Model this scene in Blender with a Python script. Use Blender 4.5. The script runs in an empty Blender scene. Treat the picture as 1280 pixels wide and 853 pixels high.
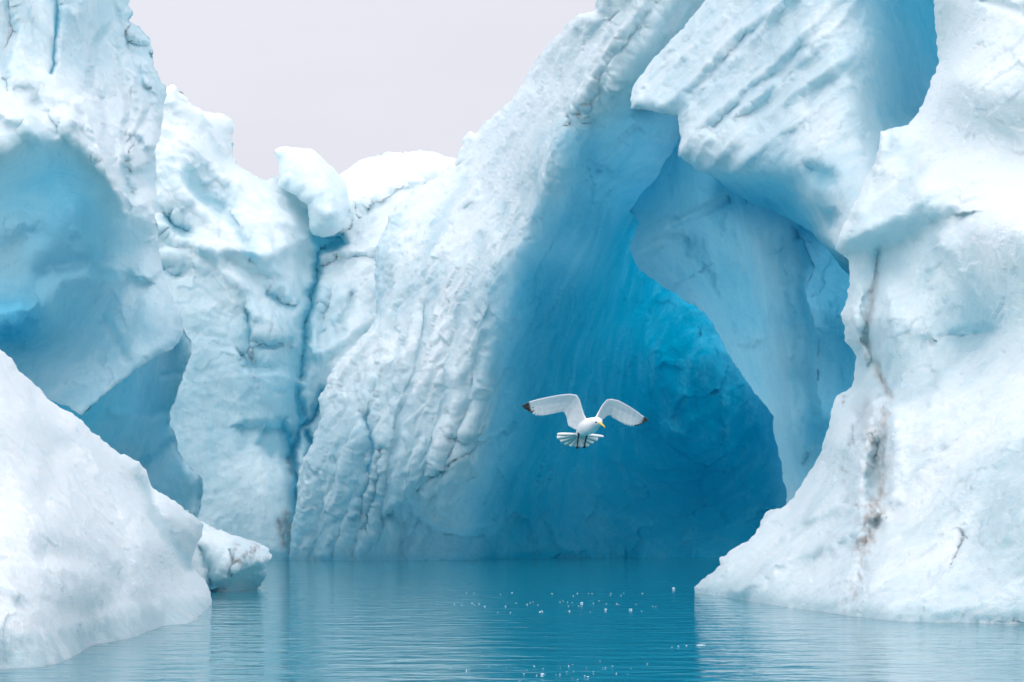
import bpy, bmesh, math, random
import numpy as np
from mathutils import Vector, noise as mnoise

C = bpy.context.scene
COL = C.collection
PI = math.pi

# ------------------------------------------------------------------ camera
F = 2887.0          # focal length in photo pixels (1280 wide)
HZ = 645.0          # horizon row
H = 1.2             # eye height above the water, metres (low boat)
cam_d = bpy.data.cameras.new('camera')
cam = bpy.data.objects.new('camera', cam_d)
COL.objects.link(cam)
cam.location = (0, 0, H)
cam.rotation_euler = (PI / 2, 0, 0)
cam_d.sensor_width = 36.0
cam_d.lens = 36.0 * F / 1280.0
cam_d.shift_y = (HZ - 426.5) / 1280.0
cam_d.clip_start = 0.1
cam_d.clip_end = 8000
C.camera = cam

# ------------------------------------------------------------------ world: thick even overcast
SUN_DIR = Vector((-0.42, -0.50, 0.80)).normalized()     # towards the sun
w = bpy.data.worlds.new('World')
C.world = w
w.use_nodes = True
nt = w.node_tree
nt.nodes.clear()
n_out = nt.nodes.new('ShaderNodeOutputWorld')
n_bg = nt.nodes.new('ShaderNodeBackground')
n_sky = nt.nodes.new('ShaderNodeTexSky')
n_sky.sky_type = 'NISHITA'
n_sky.sun_disc = False
n_sky.sun_elevation = math.asin(SUN_DIR.z)
n_sky.sun_rotation = math.atan2(SUN_DIR.x, SUN_DIR.y)
n_tc = nt.nodes.new('ShaderNodeTexCoord')
n_sep = nt.nodes.new('ShaderNodeSeparateXYZ')
n_mr = nt.nodes.new('ShaderNodeMapRange')
n_mr.interpolation_type = 'SMOOTHSTEP'
n_mr.inputs['From Min'].default_value = 0.12
n_mr.inputs['From Max'].default_value = 1.0
n_mr.inputs['To Min'].default_value = 1.0
n_mr.inputs['To Max'].default_value = 2.75
n_cl = nt.nodes.new('ShaderNodeVectorMath'); n_cl.operation = 'SCALE'
n_cn = nt.nodes.new('ShaderNodeTexNoise'); n_cn.inputs['Scale'].default_value = 3.2; n_cn.inputs['Detail'].default_value = 5
n_cm = nt.nodes.new('ShaderNodeMapping'); n_cm.inputs['Scale'].default_value = (1, 1, 3.5)
n_cr = nt.nodes.new('ShaderNodeMapRange')
n_cr.inputs['From Min'].default_value = 0.3; n_cr.inputs['From Max'].default_value = 0.7
n_cr.inputs['To Min'].default_value = 0.955; n_cr.inputs['To Max'].default_value = 1.045
n_mu = nt.nodes.new('ShaderNodeMath'); n_mu.operation = 'MULTIPLY'
n_cl.inputs[0].default_value = (7.42, 7.42, 8.12)      # cloud deck, in the sky texture's units
n_mix = nt.nodes.new('ShaderNodeMix'); n_mix.data_type = 'RGBA'
n_mix.inputs['Factor'].default_value = 0.94
L = nt.links.new
L(n_tc.outputs['Generated'], n_sep.inputs[0])
L(n_sep.outputs['Z'], n_mr.inputs['Value'])
L(n_tc.outputs['Generated'], n_cm.inputs[0]); L(n_cm.outputs[0], n_cn.inputs[0]); L(n_cn.outputs['Fac'], n_cr.inputs['Value'])
L(n_mr.outputs[0], n_mu.inputs[0]); L(n_cr.outputs[0], n_mu.inputs[1]); L(n_mu.outputs[0], n_cl.inputs['Scale'])
L(n_sky.outputs[0], n_mix.inputs['A'])
L(n_cl.outputs[0], n_mix.inputs['B'])
L(n_mix.outputs['Result'], n_bg.inputs['Color'])
n_bg.inputs['Strength'].default_value = 0.10
L(n_bg.outputs[0], n_out.inputs[0])

sun_d = bpy.data.lights.new('sun', 'SUN')
sun_d.energy = 0.65
sun_d.angle = math.radians(50)
sun_d.color = (1.0, 0.965, 0.93)
sun = bpy.data.objects.new('sun', sun_d)
COL.objects.link(sun)
sun.rotation_euler = SUN_DIR.to_track_quat('Z', 'Y').to_euler()

C.view_settings.view_transform = 'Standard'
C.view_settings.look = 'None'
C.view_settings.exposure = 0.10
C.view_settings.gamma = 1.0
C.cycles.max_bounces = 14
C.cycles.diffuse_bounces = 8
C.cycles.use_adaptive_sampling = True
C.cycles.adaptive_threshold = 0.025
C.cycles.glossy_bounces = 4
C.cycles.transmission_bounces = 4
C.cycles.use_denoising = True
C.cycles.caustics_reflective = False
C.cycles.caustics_refractive = False

# ------------------------------------------------------------------ noise in numpy
def _hash(i, j, k, s=0):
    h = i * np.uint32(374761393) + j * np.uint32(668265263) + k * np.uint32(2147483647) + np.uint32((s * 1274126177) & 0xFFFFFFFF)
    h = (h ^ (h >> np.uint32(13))) * np.uint32(1274126177)
    h = (h ^ (h >> np.uint32(16))) * np.uint32(2246822519)
    return h ^ (h >> np.uint32(15))

def _cell(p):
    p = p.astype(np.float32)
    fl = np.floor(p)
    f = p - fl
    c = fl.astype(np.int32).astype(np.uint32)
    return [np.ascontiguousarray(f[:, a]) for a in range(3)], [np.ascontiguousarray(c[:, a]) for a in range(3)]

def perlin(p, seed=0):
    (fx, fy, fz), (ix, iy, iz) = _cell(p)
    ux, uy, uz = (f * f * f * (f * (f * 6 - 15) + 10) for f in (fx, fy, fz))
    out = np.zeros(len(fx), np.float32)
    o = np.uint32
    k = np.float32(1 / 511.5)
    for dx in (0, 1):
        wx = ux if dx else 1 - ux
        for dy in (0, 1):
            wxy = wx * (uy if dy else 1 - uy)
            for dz in (0, 1):
                wz = uz if dz else 1 - uz
                h = _hash(ix + o(dx), iy + o(dy), iz + o(dz), seed)
                g = (((h & o(1023)) * k - 1) * (fx - dx) + (((h >> o(10)) & o(1023)) * k - 1) * (fy - dy)
                     + (((h >> o(20)) & o(1023)) * k - 1) * (fz - dz))
                out += (wxy * wz * g).astype(np.float32)
    return out

def fbm(p, octv=4, seed=0, gain=0.5):
    a, o = 1.0, np.zeros(p.shape[0])
    for k in range(octv):
        o += a * perlin(p * (2.03 ** k) + 17.3 * k, seed + k)
        a *= gain
    return o

def ridged(p, octv=4, seed=0, gain=0.5):
    a, o = 1.0, np.zeros(p.shape[0])
    for k in range(octv):
        o += a * (1 - 2.2 * np.abs(perlin(p * (2.03 ** k) + 9.1 * k, seed + k)))
        a *= gain
    return o

def cups(p, seed=0):
    """distance to nearest cell point: melt scallops, cups with sharp rims"""
    (fx, fy, fz), (ix, iy, iz) = _cell(p)
    best = np.full(len(fx), 9.0, np.float32)
    o = np.uint32; kk = np.float32(1 / 1023.0)
    for dx in (-1, 0, 1):
        for dy in (-1, 0, 1):
            for dz in (-1, 0, 1):
                h = _hash(ix + o(dx & 0xFFFFFFFF), iy + o(dy & 0xFFFFFFFF), iz + o(dz & 0xFFFFFFFF), seed)
                qx = (h & o(1023)) * kk + (dx - fx)
                qy = ((h >> o(10)) & o(1023)) * kk + (dy - fy)
                qz = ((h >> o(20)) & o(1023)) * kk + (dz - fz)
                np.minimum(best, qx * qx + qy * qy + qz * qz, out=best)
    return best          # squared: parabolic cups

def flakes(p, seed=0):
    """tilted facets with small steps between them, like spalled melt-worn ice"""
    (fx, fy, fz), (ix, iy, iz) = _cell(p)
    best = np.full(len(fx), 9.0, np.float32); val = np.zeros(len(fx), np.float32)
    o = np.uint32; kk = np.float32(1 / 1023.0)
    for dx in (-1, 0, 1):
        for dy in (-1, 0, 1):
            for dz in (-1, 0, 1):
                h = _hash(ix + o(dx & 0xFFFFFFFF), iy + o(dy & 0xFFFFFFFF), iz + o(dz & 0xFFFFFFFF), seed)
                qx = (h & o(1023)) * kk + (dx - fx)
                qy = ((h >> o(10)) & o(1023)) * kk + (dy - fy)
                qz = ((h >> o(20)) & o(1023)) * kk + (dz - fz)
                d = qx * qx + qy * qy + qz * qz
                g = h * o(2654435761)
                v = ((g & o(255)) / 127.5 - 1) * qx + (((g >> o(8)) & o(255)) / 127.5 - 1) * qy + (((g >> o(16)) & o(255)) / 127.5 - 1) * qz + ((g >> o(24)) / 255.0 - 0.5) * 0.5
                m = d < best
                val = np.where(m, v.astype(np.float32), val); best = np.where(m, d, best)
    return val

def sstep(a, b, x):
    t = np.clip((x - a) / (b - a), 0, 1)
    return t * t * (3 - 2 * t)

# ------------------------------------------------------------------ relief sculpting
def P3(x, y, d):
    """the world point seen in direction (x, y) of the survey photo at distance d"""
    return np.stack([(x - 640.0) / F * d, d + 0 * x, H + (HZ - y) / F * d], -1)

def tps(pts, X, Y, smooth=0.0):
    a = np.asarray(pts, float)
    q, v = a[:, :2] / 100.0, a[:, 2]
    n = len(q)
    r2 = ((q[:, None] - q[None]) ** 2).sum(-1)
    K = 0.5 * r2 * np.log(r2 + 1e-12)
    M = np.zeros((n + 3, n + 3))
    M[:n, :n] = K + smooth * np.eye(n)
    M[:n, n] = 1; M[:n, n + 1:] = q
    M[n, :n] = 1; M[n + 1:, :n] = q.T
    c = np.linalg.solve(M, np.r_[v, 0, 0, 0])
    x, y = X / 100.0, Y / 100.0
    o = c[n] + c[n + 1] * x + c[n + 2] * y
    for k in range(n):
        r2 = (x - q[k, 0]) ** 2 + (y - q[k, 1]) ** 2
        o = o + c[k] * 0.5 * r2 * np.log(r2 + 1e-12)
    return o

def line_dist(line, X, Y):
    """distance, signed side (+ on the right hand when walking the line, y down), overrun, parameter"""
    a = np.asarray(line, float)
    best = np.full(X.shape, 1e9); sd = np.zeros(X.shape); over = np.zeros(X.shape); par = np.zeros(X.shape)
    n = len(a) - 1
    for k in range(n):
        x0, y0 = a[k]; x1, y1 = a[k + 1]
        dx, dy = x1 - x0, y1 - y0
        L2 = dx * dx + dy * dy + 1e-9
        t = ((X - x0) * dx + (Y - y0) * dy) / L2
        tc = np.clip(t, 0, 1)
        d = np.hypot(X - x0 - tc * dx, Y - y0 - tc * dy)
        m = d < best - 1e-9
        best = np.where(m, d, best)
        cr = dx * (Y - y0) - dy * (X - x0)
        sd = np.where(m, np.sign(cr) * d, sd)
        ov = np.zeros(X.shape)
        if k == 0: ov = np.maximum(ov, -t * math.sqrt(L2))
        if k == n - 1: ov = np.maximum(ov, (t - 1) * math.sqrt(L2))
        over = np.where(m, np.maximum(ov, 0), over)
        par = np.where(m, (k + tc) / n, par)
    return best, sd, over, par

def poly_sd(poly, X, Y):
    a = np.asarray(poly, float)
    b = np.roll(a, -1, 0)
    best = np.full(X.shape, 1e9)
    ins = np.zeros(X.shape, bool)
    for (x0, y0), (x1, y1) in zip(a, b):
        dx, dy = x1 - x0, y1 - y0
        t = np.clip(((X - x0) * dx + (Y - y0) * dy) / (dx * dx + dy * dy + 1e-9), 0, 1)
        best = np.minimum(best, np.hypot(X - x0 - t * dx, Y - y0 - t * dy))
        if y0 != y1:
            c = ((y0 > Y) != (y1 > Y)) & (X < dx * (Y - y0) / (y1 - y0) + x0)
            ins ^= c
    return np.where(ins, best, -best)

def link_mesh(name, V, Q, mat, parent=None, attrs=None):
    me = bpy.data.meshes.new(name)
    V = np.ascontiguousarray(V, np.float32); Q = np.ascontiguousarray(Q, np.int32)
    k = Q.shape[1]
    me.vertices.add(len(V)); me.vertices.foreach_set('co', V.ravel())
    me.loops.add(Q.size); me.loops.foreach_set('vertex_index', Q.ravel())
    me.polygons.add(len(Q))
    me.polygons.foreach_set('loop_start', np.arange(0, Q.size, k, dtype=np.int32))
    me.polygons.foreach_set('use_smooth', np.ones(len(Q), bool))
    me.update(calc_edges=True)
    me.validate()
    for nm, arr in (attrs or {}).items():
        at = me.attributes.new(nm, 'FLOAT', 'POINT')
        at.data.foreach_set('value', np.ascontiguousarray(arr, np.float32))
    me.materials.append(mat)
    o = bpy.data.objects.new(name, me)
    COL.objects.link(o)
    if parent: o.parent = parent
    return o

class Relief:
    """a mass of ice: a face carved in depth, rolled round at its outline and carried back as a solid"""
    def __init__(s, box, step, sil, close, ctrl, seed=0, jit=2.0, jscale=14.0):
        x0, x1, y0, y1 = box
        s.step = step
        def axis(a, b, lo, hi):
            """fine where the photo looks, opening out beyond it"""
            v = list(np.arange(max(a, lo), min(b, hi) + step, step, float))
            h = step
            while v[-1] < b:
                h = min(h * 1.15, 9.0); v.append(v[-1] + h)
            h = step
            while v[0] > a:
                h = min(h * 1.15, 9.0); v.insert(0, v[0] - h)
            return np.array(v)
        s.X, s.Y = np.meshgrid(axis(x0, x1, -70, 1350), axis(y0, y1, -50, 900))
        s.seed = seed
        q = np.stack([s.X.ravel() / jscale, s.Y.ravel() / jscale, np.full(s.X.size, seed * 3.7)], -1)
        j = fbm(q, 3, seed).reshape(s.X.shape) * jit * 1.6
        s.S = poly_sd(list(sil) + list(close), s.X, s.Y) + j
        s.sil = sil
        d = line_dist(sil, s.X, s.Y)[0]
        s.R = np.maximum(d + j, 0)
        s.D = tps(ctrl, s.X, s.Y)
        s.B = np.zeros(s.X.shape)
        s.Dirt = np.zeros(s.X.shape)
    def win(s, line, reach):
        """the patch of the grid an operation can touch"""
        a = np.asarray(line, float)
        x0, y0 = a.min(0) - reach; x1, y1 = a.max(0) + reach
        gx, gy = s.X[0], s.Y[:, 0]
        i0, i1 = np.searchsorted(gx, [x0, x1]); j0, j1 = np.searchsorted(gy, [y0, y1])
        return np.s_[j0:j1, i0:i1]
    def warped(s, k, amt, sc):
        X, Y = s.X[k], s.Y[k]
        if not amt: return X, Y
        q = np.stack([X.ravel() / sc, Y.ravel() / sc, np.full(X.size, 5.5 + s.seed)], -1)
        return (X + amt * fbm(q, 3, 91 + s.seed).reshape(X.shape), Y + amt * fbm(q + 40, 3, 97 + s.seed).reshape(X.shape))
    def groove(s, line, wpx, amp, wob=3.0, sc=18.0, pw=2.0, blue=0.0, dirt=0.0):
        k = s.win(line, wpx * (2.6 if pw >= 2 else 4.0) + wob * 2)
        X, Y = s.warped(k, wob, sc)
        d, sd, ov, t = line_dist(line, X, Y)
        g = np.exp(-(d / wpx) ** pw)
        s.D[k] += amp * g
        if blue: s.B[k] = np.maximum(s.B[k], blue * g) if blue > 0 else s.B[k] + blue * g
        if dirt: s.Dirt[k] = np.maximum(s.Dirt[k], dirt * g)
    def ridge(s, line, wpx, amp, **k):
        s.groove(line, wpx, -amp, **k)
    def stepd(s, line, amp, soft, reach, side=1, wob=3.0, sc=18.0, endw=14.0, blue=0.0):
        """one side of the line (side=+1: right hand, y down) drops back by amp and comes forward again over reach"""
        k = s.win(line, reach * 4.5 + wob * 2)
        X, Y = s.warped(k, wob, sc)
        d, sd, ov, t = line_dist(line, X, Y)
        sd = sd * side
        soft = soft * 1.7 + 1.0; amp = amp * 0.85
        g = sstep(-soft, soft, sd) * np.exp(-np.maximum(sd, 0) / reach) * np.exp(-(ov / endw) ** 2)
        s.D[k] += amp * g
        if blue: s.B[k] += blue * g
    def hollow(s, poly, amp, soft, blue=0.0, wob=3.0, sc=20.0, dirt=0.0):
        k = s.win(poly, wob * 2 + 2)
        X, Y = s.warped(k, wob, sc)
        g = sstep(0, soft, poly_sd(poly, X, Y))
        s.D[k] += amp * g
        if blue: s.B[k] += blue * g
        if dirt: s.Dirt[k] = np.maximum(s.Dirt[k], dirt * g)
    def stain(s, line, wpx, val, sc=9.0, wob=5.0, thr=-0.1):
        k = s.win(line, wpx * 2.6 + 10)
        X, Y = s.warped(k, wob, 16.0)
        d, sd, ov, t = line_dist(line, X, Y)
        q = np.stack([s.X[k].ravel() / sc, s.Y[k].ravel() / (sc * 1.8), np.full(X.size, 2.2 + s.seed)], -1)
        n = sstep(thr, 0.45, fbm(q, 4, 55 + s.seed)).reshape(X.shape)
        s.Dirt[k] = np.maximum(s.Dirt[k], val * np.exp(-(d / wpx) ** 2) * n)
    def build(s, name, mat, parent=None, rnd=14.0, rdepth=1.0, disp=None, skirt=((0.3, 1), (1.2, 5), (4.0, 14)), back=None):
        X, Y, S, D = s.X, s.Y, s.S, s.D
        if rnd:
            t = np.clip(s.R / rnd * 0.97 + 0.03, 0, 1)
            D = D + rdepth * 1.5 * rnd * D / F * (1 - np.sqrt(np.clip(1 - (1 - t) ** 2, 0, 1)))
        ny, nx = X.shape
        # keep cells that touch the inside, pull outside corners onto the outline
        ins = S > 0
        cell = ins[:-1, :-1] | ins[1:, :-1] | ins[:-1, 1:] | ins[1:, 1:]
        gy, gx = np.gradient(S, Y[:, 0], X[0])
        g2 = gx * gx + gy * gy + 0.05
        lim = 2 * np.maximum(np.gradient(X[0])[None, :], np.gradient(Y[:, 0])[:, None])
        Xs = np.where(ins, X, X - np.clip(S * gx / g2, -lim, lim))
        Ys = np.where(ins, Y, Y - np.clip(S * gy / g2, -lim, lim))
        Pw = P3(Xs, Ys, D)
        # displacement along the surface normal, noise in world metres
        if disp is not None:
            ax = np.gradient(Pw, axis=1); ay = np.gradient(Pw, axis=0)
            N = np.cross(ax, ay)
            N /= np.linalg.norm(N, axis=-1, keepdims=True) + 1e-12
            N *= np.sign(-(N * (Pw - np.array([0, 0, H]))).sum(-1, keepdims=True))
            need = (S > -28).ravel()
            h = np.zeros(X.size)
            h[need] = disp(Pw.reshape(-1, 3)[need], need)
            V_ = Pw - np.array([0, 0, H])
            facing = np.clip(-(N * V_).sum(-1) / np.linalg.norm(V_, axis=-1) * 1.6, 0.25, 1)      # steep walls stay clean
            h = h.reshape(X.shape) * facing * (0.15 + 0.85 * sstep(0, 9, np.minimum(s.R, S)))
            Pw = Pw + N * h[..., None]
        wet = np.exp(-(np.maximum(Pw[..., 2], 0) / 0.16) ** 2) * (Pw[..., 2] < 0.6)
        Pw[..., 1] += 0.10 * wet
        s.B = s.B + 0.10 * wet
        idx = np.arange(nx * ny).reshape(ny, nx)
        q = np.stack([idx[:-1, :-1], idx[1:, :-1], idx[1:, 1:], idx[:-1, 1:]], -1)[cell]
        used, inv = np.unique(q, return_inverse=True)
        q = inv.reshape(q.shape)
        V = Pw.reshape(-1, 3)[used]
        Bv = np.clip(s.B, -0.3, 1).ravel()[used]; Dv = np.clip(s.Dirt, 0, 1).ravel()[used]
        G = np.stack([gx.ravel()[used], gy.ravel()[used]], -1)
        # outline edges carried back
        e = np.concatenate([q[:, [0, 1]], q[:, [1, 2]], q[:, [2, 3]], q[:, [3, 0]]])
        key = np.sort(e, 1)
        u, first, cnt = np.unique(key[:, 0].astype(np.int64) * len(V) + key[:, 1], return_index=True, return_counts=True)
        be = e[first[cnt == 1]]
        bv, binv = np.unique(be, return_inverse=True)
        be = binv.reshape(be.shape)
        base = V[bv]; gb = G[bv]
        ray = base - np.array([0, 0, H]); dist = base[:, 1:2]
        ray = ray / dist
        Vs, Qs, Bs, Ds = [V], [q], [Bv], [Dv]
        # a ring of its own, so the face keeps its own normals at the rim
        Vs.append(base); Bs.append(Bv[bv]); Ds.append(np.zeros(len(bv)))
        prev = len(V) + np.arange(len(bv)); off = len(V) + len(bv)
        for (ln, inward) in ((0.10, 1.2),) + tuple(skirt):
            nd = dist + ln
            rr = ray.copy()
            gn = gb / (np.linalg.norm(gb, axis=1, keepdims=True) + 1e-6)
            rr[:, 0] += gn[:, 0] * inward / F
            rr[:, 2] -= gn[:, 1] * inward / F
            nv = np.array([0, 0, H]) + rr * nd
            cur = off + np.arange(len(bv))
            Vs.append(nv); Bs.append(Bv[bv]); Ds.append(np.zeros(len(bv)))
            Qs.append(np.stack([prev[be[:, 1]], prev[be[:, 0]], cur[be[:, 0]], cur[be[:, 1]]], -1))
            prev = cur; off += len(bv)
        V = np.concatenate(Vs); Q = np.concatenate(Qs)
        return link_mesh(name, V, Q, mat, parent, {'blue': np.concatenate(Bs), 'dirt': np.concatenate(Ds)})

# ------------------------------------------------------------------ materials
def new_mat(name):
    m = bpy.data.materials.new(name); m.use_nodes = True
    t = m.node_tree; t.nodes.clear()
    o = t.nodes.new('ShaderNodeOutputMaterial'); b = t.nodes.new('ShaderNodeBsdfPrincipled')
    t.links.new(b.outputs[0], o.inputs[0])
    return m, t, b

def glacier_ice(name='glacier_ice'):
    m, t, b = new_mat(name)
    N, Lk = t.nodes.new, t.links.new
    tc = N('ShaderNodeTexCoord')
    at = N('ShaderNodeAttribute'); at.attribute_name = 'blue'
    ad = N('ShaderNodeAttribute'); ad.attribute_name = 'dirt'
    mp = N('ShaderNodeMapping'); mp.inputs['Scale'].default_value = (1.0, 1.0, 0.6)
    Lk(tc.outputs['Object'], mp.inputs[0])
    n1 = N('ShaderNodeTexNoise'); n1.inputs['Scale'].default_value = 1.1; n1.inputs['Detail'].default_value = 5; n1.inputs['Roughness'].default_value = 0.6; n1.inputs['Distortion'].default_value = 0.6
    Lk(mp.outputs[0], n1.inputs[0])
    n2 = N('ShaderNodeTexNoise'); n2.inputs['Scale'].default_value = 9.0; n2.inputs['Detail'].default_value = 6; n2.inputs['Roughness'].default_value = 0.65
    Lk(mp.outputs[0], n2.inputs[0])
    n3 = N('ShaderNodeTexNoise'); n3.inputs['Scale'].default_value = 38.0; n3.inputs['Detail'].default_value = 4; n3.inputs['Roughness'].default_value = 0.7
    Lk(tc.outputs['Object'], n3.inputs[0])
    def ma(op, a, bb, clamp=False):
        x = N('ShaderNodeMath'); x.operation = op; x.use_clamp = clamp
        for k, v in enumerate((a, bb)):
            if isinstance(v, (int, float)): x.inputs[k].default_value = v
            else: Lk(v, x.inputs[k])
        return x.outputs[0]
    v1 = ma('MULTIPLY', ma('SUBTRACT', n1.outputs['Fac'], 0.5), 0.34)
    v2 = ma('MULTIPLY', ma('SUBTRACT', n2.outputs['Fac'], 0.5), 0.22)
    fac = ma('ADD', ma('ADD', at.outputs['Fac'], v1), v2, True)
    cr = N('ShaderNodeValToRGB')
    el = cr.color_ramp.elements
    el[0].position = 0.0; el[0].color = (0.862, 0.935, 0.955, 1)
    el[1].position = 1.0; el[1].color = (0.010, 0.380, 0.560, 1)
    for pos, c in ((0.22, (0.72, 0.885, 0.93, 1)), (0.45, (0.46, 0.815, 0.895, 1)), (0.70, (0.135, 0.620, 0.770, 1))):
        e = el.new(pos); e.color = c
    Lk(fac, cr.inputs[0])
    # silt frozen into cracks
    dn = N('ShaderNodeTexNoise'); dn.inputs['Scale'].default_value = 7.0; dn.inputs['Detail'].default_value = 7; dn.inputs['Roughness'].default_value = 0.75
    Lk(tc.outputs['Object'], dn.inputs[0])
    dcol = N('ShaderNodeValToRGB')
    d = dcol.color_ramp.elements
    d[0].position = 0.35; d[0].color = (0.13, 0.085, 0.060, 1)
    d[1].position = 0.65; d[1].color = (0.44, 0.29, 0.20, 1)
    Lk(dn.outputs['Fac'], dcol.inputs[0])
    mx = N('ShaderNodeMix'); mx.data_type = 'RGBA'
    Lk(ad.outputs['Fac'], mx.inputs['Factor']); Lk(cr.outputs[0], mx.inputs['A']); Lk(dcol.outputs[0], mx.inputs['B'])
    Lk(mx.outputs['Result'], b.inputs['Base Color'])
    b.inputs['Roughness'].default_value = 0.42
    b.inputs['IOR'].default_value = 1.31
    b.inputs['Subsurface Weight'].default_value = 0.7
    b.inputs['Subsurface Radius'].default_value = (0.7, 0.9, 1.0)
    b.inputs['Subsurface Scale'].default_value = 0.09
    b.inputs['Specular IOR Level'].default_value = 0.5
    bp = N('ShaderNodeBump'); bp.inputs['Strength'].default_value = 0.7; bp.inputs['Distance'].default_value = 0.06
    hh = ma('ADD', ma('MULTIPLY', n2.outputs['Fac'], 0.9), ma('MULTIPLY', n3.outputs['Fac'], 0.5))
    Lk(hh, bp.inputs['Height']); Lk(bp.outputs[0], b.inputs['Normal'])
    # dense bubble-free ice lets daylight through: blue ice glows from behind
    tl = N('ShaderNodeBsdfTranslucent')
    tcol = N('ShaderNodeMix'); tcol.data_type = 'RGBA'
    tcol.inputs['A'].default_value = (0.62, 0.92, 0.97, 1); tcol.inputs['B'].default_value = (0.0, 0.49, 0.73, 1)
    Lk(bp.outputs[0], tl.inputs['Normal']); Lk(fac, tcol.inputs['Factor']); Lk(tcol.outputs['Result'], tl.inputs['Color'])
    ms = N('ShaderNodeMixShader')
    tr = N('ShaderNodeValToRGB'); te = tr.color_ramp.elements      # thin pale ice scatters, mid-blue ice glows, the thickest ice swallows light
    te[0].position = 0.0; te[0].color = (0.20,) * 3 + (1,)
    te[1].position = 1.0; te[1].color = (0.42,) * 3 + (1,)
    for pos, v in ((0.35, 0.60), (0.62, 0.73), (0.80, 0.62)):
        e = te.new(pos); e.color = (v, v, v, 1)
    Lk(fac, tr.inputs[0]); Lk(tr.outputs[0], ms.inputs[0])
    Lk(b.outputs[0], ms.inputs[1]); Lk(tl.outputs[0], ms.inputs[2])
    Lk(ms.outputs[0], [x for x in t.nodes if x.type == 'OUTPUT_MATERIAL'][0].inputs[0])
    return m

ICE = glacier_ice()

def flat_mat(name, col, rough=0.6, var=0.12, sc=40, sss=0.0):
    m, t, b = new_mat(name)
    tc = t.nodes.new('ShaderNodeTexCoord'); n = t.nodes.new('ShaderNodeTexNoise')
    n.inputs['Scale'].default_value = sc; n.inputs['Detail'].default_value = 4
    t.links.new(tc.outputs['Object'], n.inputs[0])
    mx = t.nodes.new('ShaderNodeMix'); mx.data_type = 'RGBA'
    mx.inputs['A'].default_value = tuple(c * (1 - var) for c in col) + (1,)
    mx.inputs['B'].default_value = tuple(min(1, c * (1 + var)) for c in col) + (1,)
    t.links.new(n.outputs['Fac'], mx.inputs['Factor']); t.links.new(mx.outputs['Result'], b.inputs['Base Color'])
    b.inputs['Roughness'].default_value = rough
    if sss:
        b.inputs['Subsurface Weight'].default_value = sss; b.inputs['Subsurface Radius'].default_value = (1, 1, 1); b.inputs['Subsurface Scale'].default_value = 0.01
    return m

def water_mat():
    m, t, b = new_mat('meltwater')
    N, Lk = t.nodes.new, t.links.new
    tc = N('ShaderNodeTexCoord')
    b.inputs['Base Color'].default_value = (0.010, 0.155, 0.200, 1)
    b.inputs['Roughness'].default_value = 0.045
    b.inputs['IOR'].default_value = 1.333
    mp = N('ShaderNodeMapping'); mp.inputs['Scale'].default_value = (0.55, 1.0, 1.0); mp.inputs['Rotation'].default_value = (0, 0, 0.12)
    Lk(tc.outputs['Object'], mp.inputs[0])
    a = N('ShaderNodeTexNoise'); a.inputs['Scale'].default_value = 2.3; a.inputs['Detail'].default_value = 3; a.inputs['Roughness'].default_value = 0.5; a.inputs['Distortion'].default_value = 0.3
    c = N('ShaderNodeTexNoise'); c.inputs['Scale'].default_value = 6.5; c.inputs['Detail'].default_value = 3; c.inputs['Roughness'].default_value = 0.55
    Lk(mp.outputs[0], a.inputs[0]); Lk(mp.outputs[0], c.inputs[0])
    g = N('ShaderNodeTexNoise'); g.inputs['Scale'].default_value = 0.16; g.inputs['Detail'].default_value = 2      # gusts: rippled and slick patches
    mg = N('ShaderNodeMapping'); mg.inputs['Scale'].default_value = (0.35, 1.0, 1.0)
    Lk(tc.outputs['Object'], mg.inputs[0]); Lk(mg.outputs[0], g.inputs[0])
    gr = N('ShaderNodeMapRange'); gr.inputs['From Min'].default_value = 0.38; gr.inputs['From Max'].default_value = 0.62; gr.inputs['To Min'].default_value = 0.35; gr.inputs['To Max'].default_value = 1.0
    Lk(g.outputs['Fac'], gr.inputs['Value'])
    s1 = N('ShaderNodeMath'); s1.operation = 'MULTIPLY'; s1.inputs[1].default_value = 0.22
    Lk(c.outputs['Fac'], s1.inputs[0])
    s2 = N('ShaderNodeMath'); s2.operation = 'MULTIPLY'; Lk(s1.outputs[0], s2.inputs[0]); Lk(gr.outputs[0], s2.inputs[1])
    ad = N('ShaderNodeMath'); ad.operation = 'ADD'; Lk(a.outputs['Fac'], ad.inputs[0]); Lk(s2.outputs[0], ad.inputs[1])
    bp = N('ShaderNodeBump'); bp.inputs['Strength'].default_value = 1.0; bp.inputs['Distance'].default_value = 0.036
    Lk(ad.outputs[0], bp.inputs['Height']); Lk(bp.outputs[0], b.inputs['Normal'])
    return m

def tag(o, label, cat, group=None):
    o['label'] = label; o['category'] = cat
    if group: o['group'] = group
    return o

def thing(name, label, cat, loc=(0, 0, 0), group=None):
    o = bpy.data.objects.new(name, None); COL.objects.link(o); o.location = loc
    return tag(o, label, cat, group)

# ------------------------------------------------------------------ water, one sheet to the horizon
def build_water():
    xs = np.array([-4000, -1200, -300, -80, -30, 0, 30, 80, 300, 1200, 4000.])
    ys = np.array([-4000, -1000, -200, -40, 0, 10, 20, 30, 40, 50, 60, 70, 90, 200, 800, 4000.])
    X, Y = np.meshgrid(xs, ys)
    V = np.stack([X.ravel(), Y.ravel(), np.zeros(X.size)], -1)
    idx = np.arange(X.size).reshape(X.shape)
    Q = np.stack([idx[:-1, :-1], idx[:-1, 1:], idx[1:, 1:], idx[1:, :-1]], -1).reshape(-1, 4)
    o = link_mesh('water', V, Q, water_mat())
    o['kind'] = 'structure'
    o['label'] = 'calm turquoise meltwater with fine ripples'
build_water()

WL = lambda y: H * F / (y - HZ)      # distance of the water surface seen at row y

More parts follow.
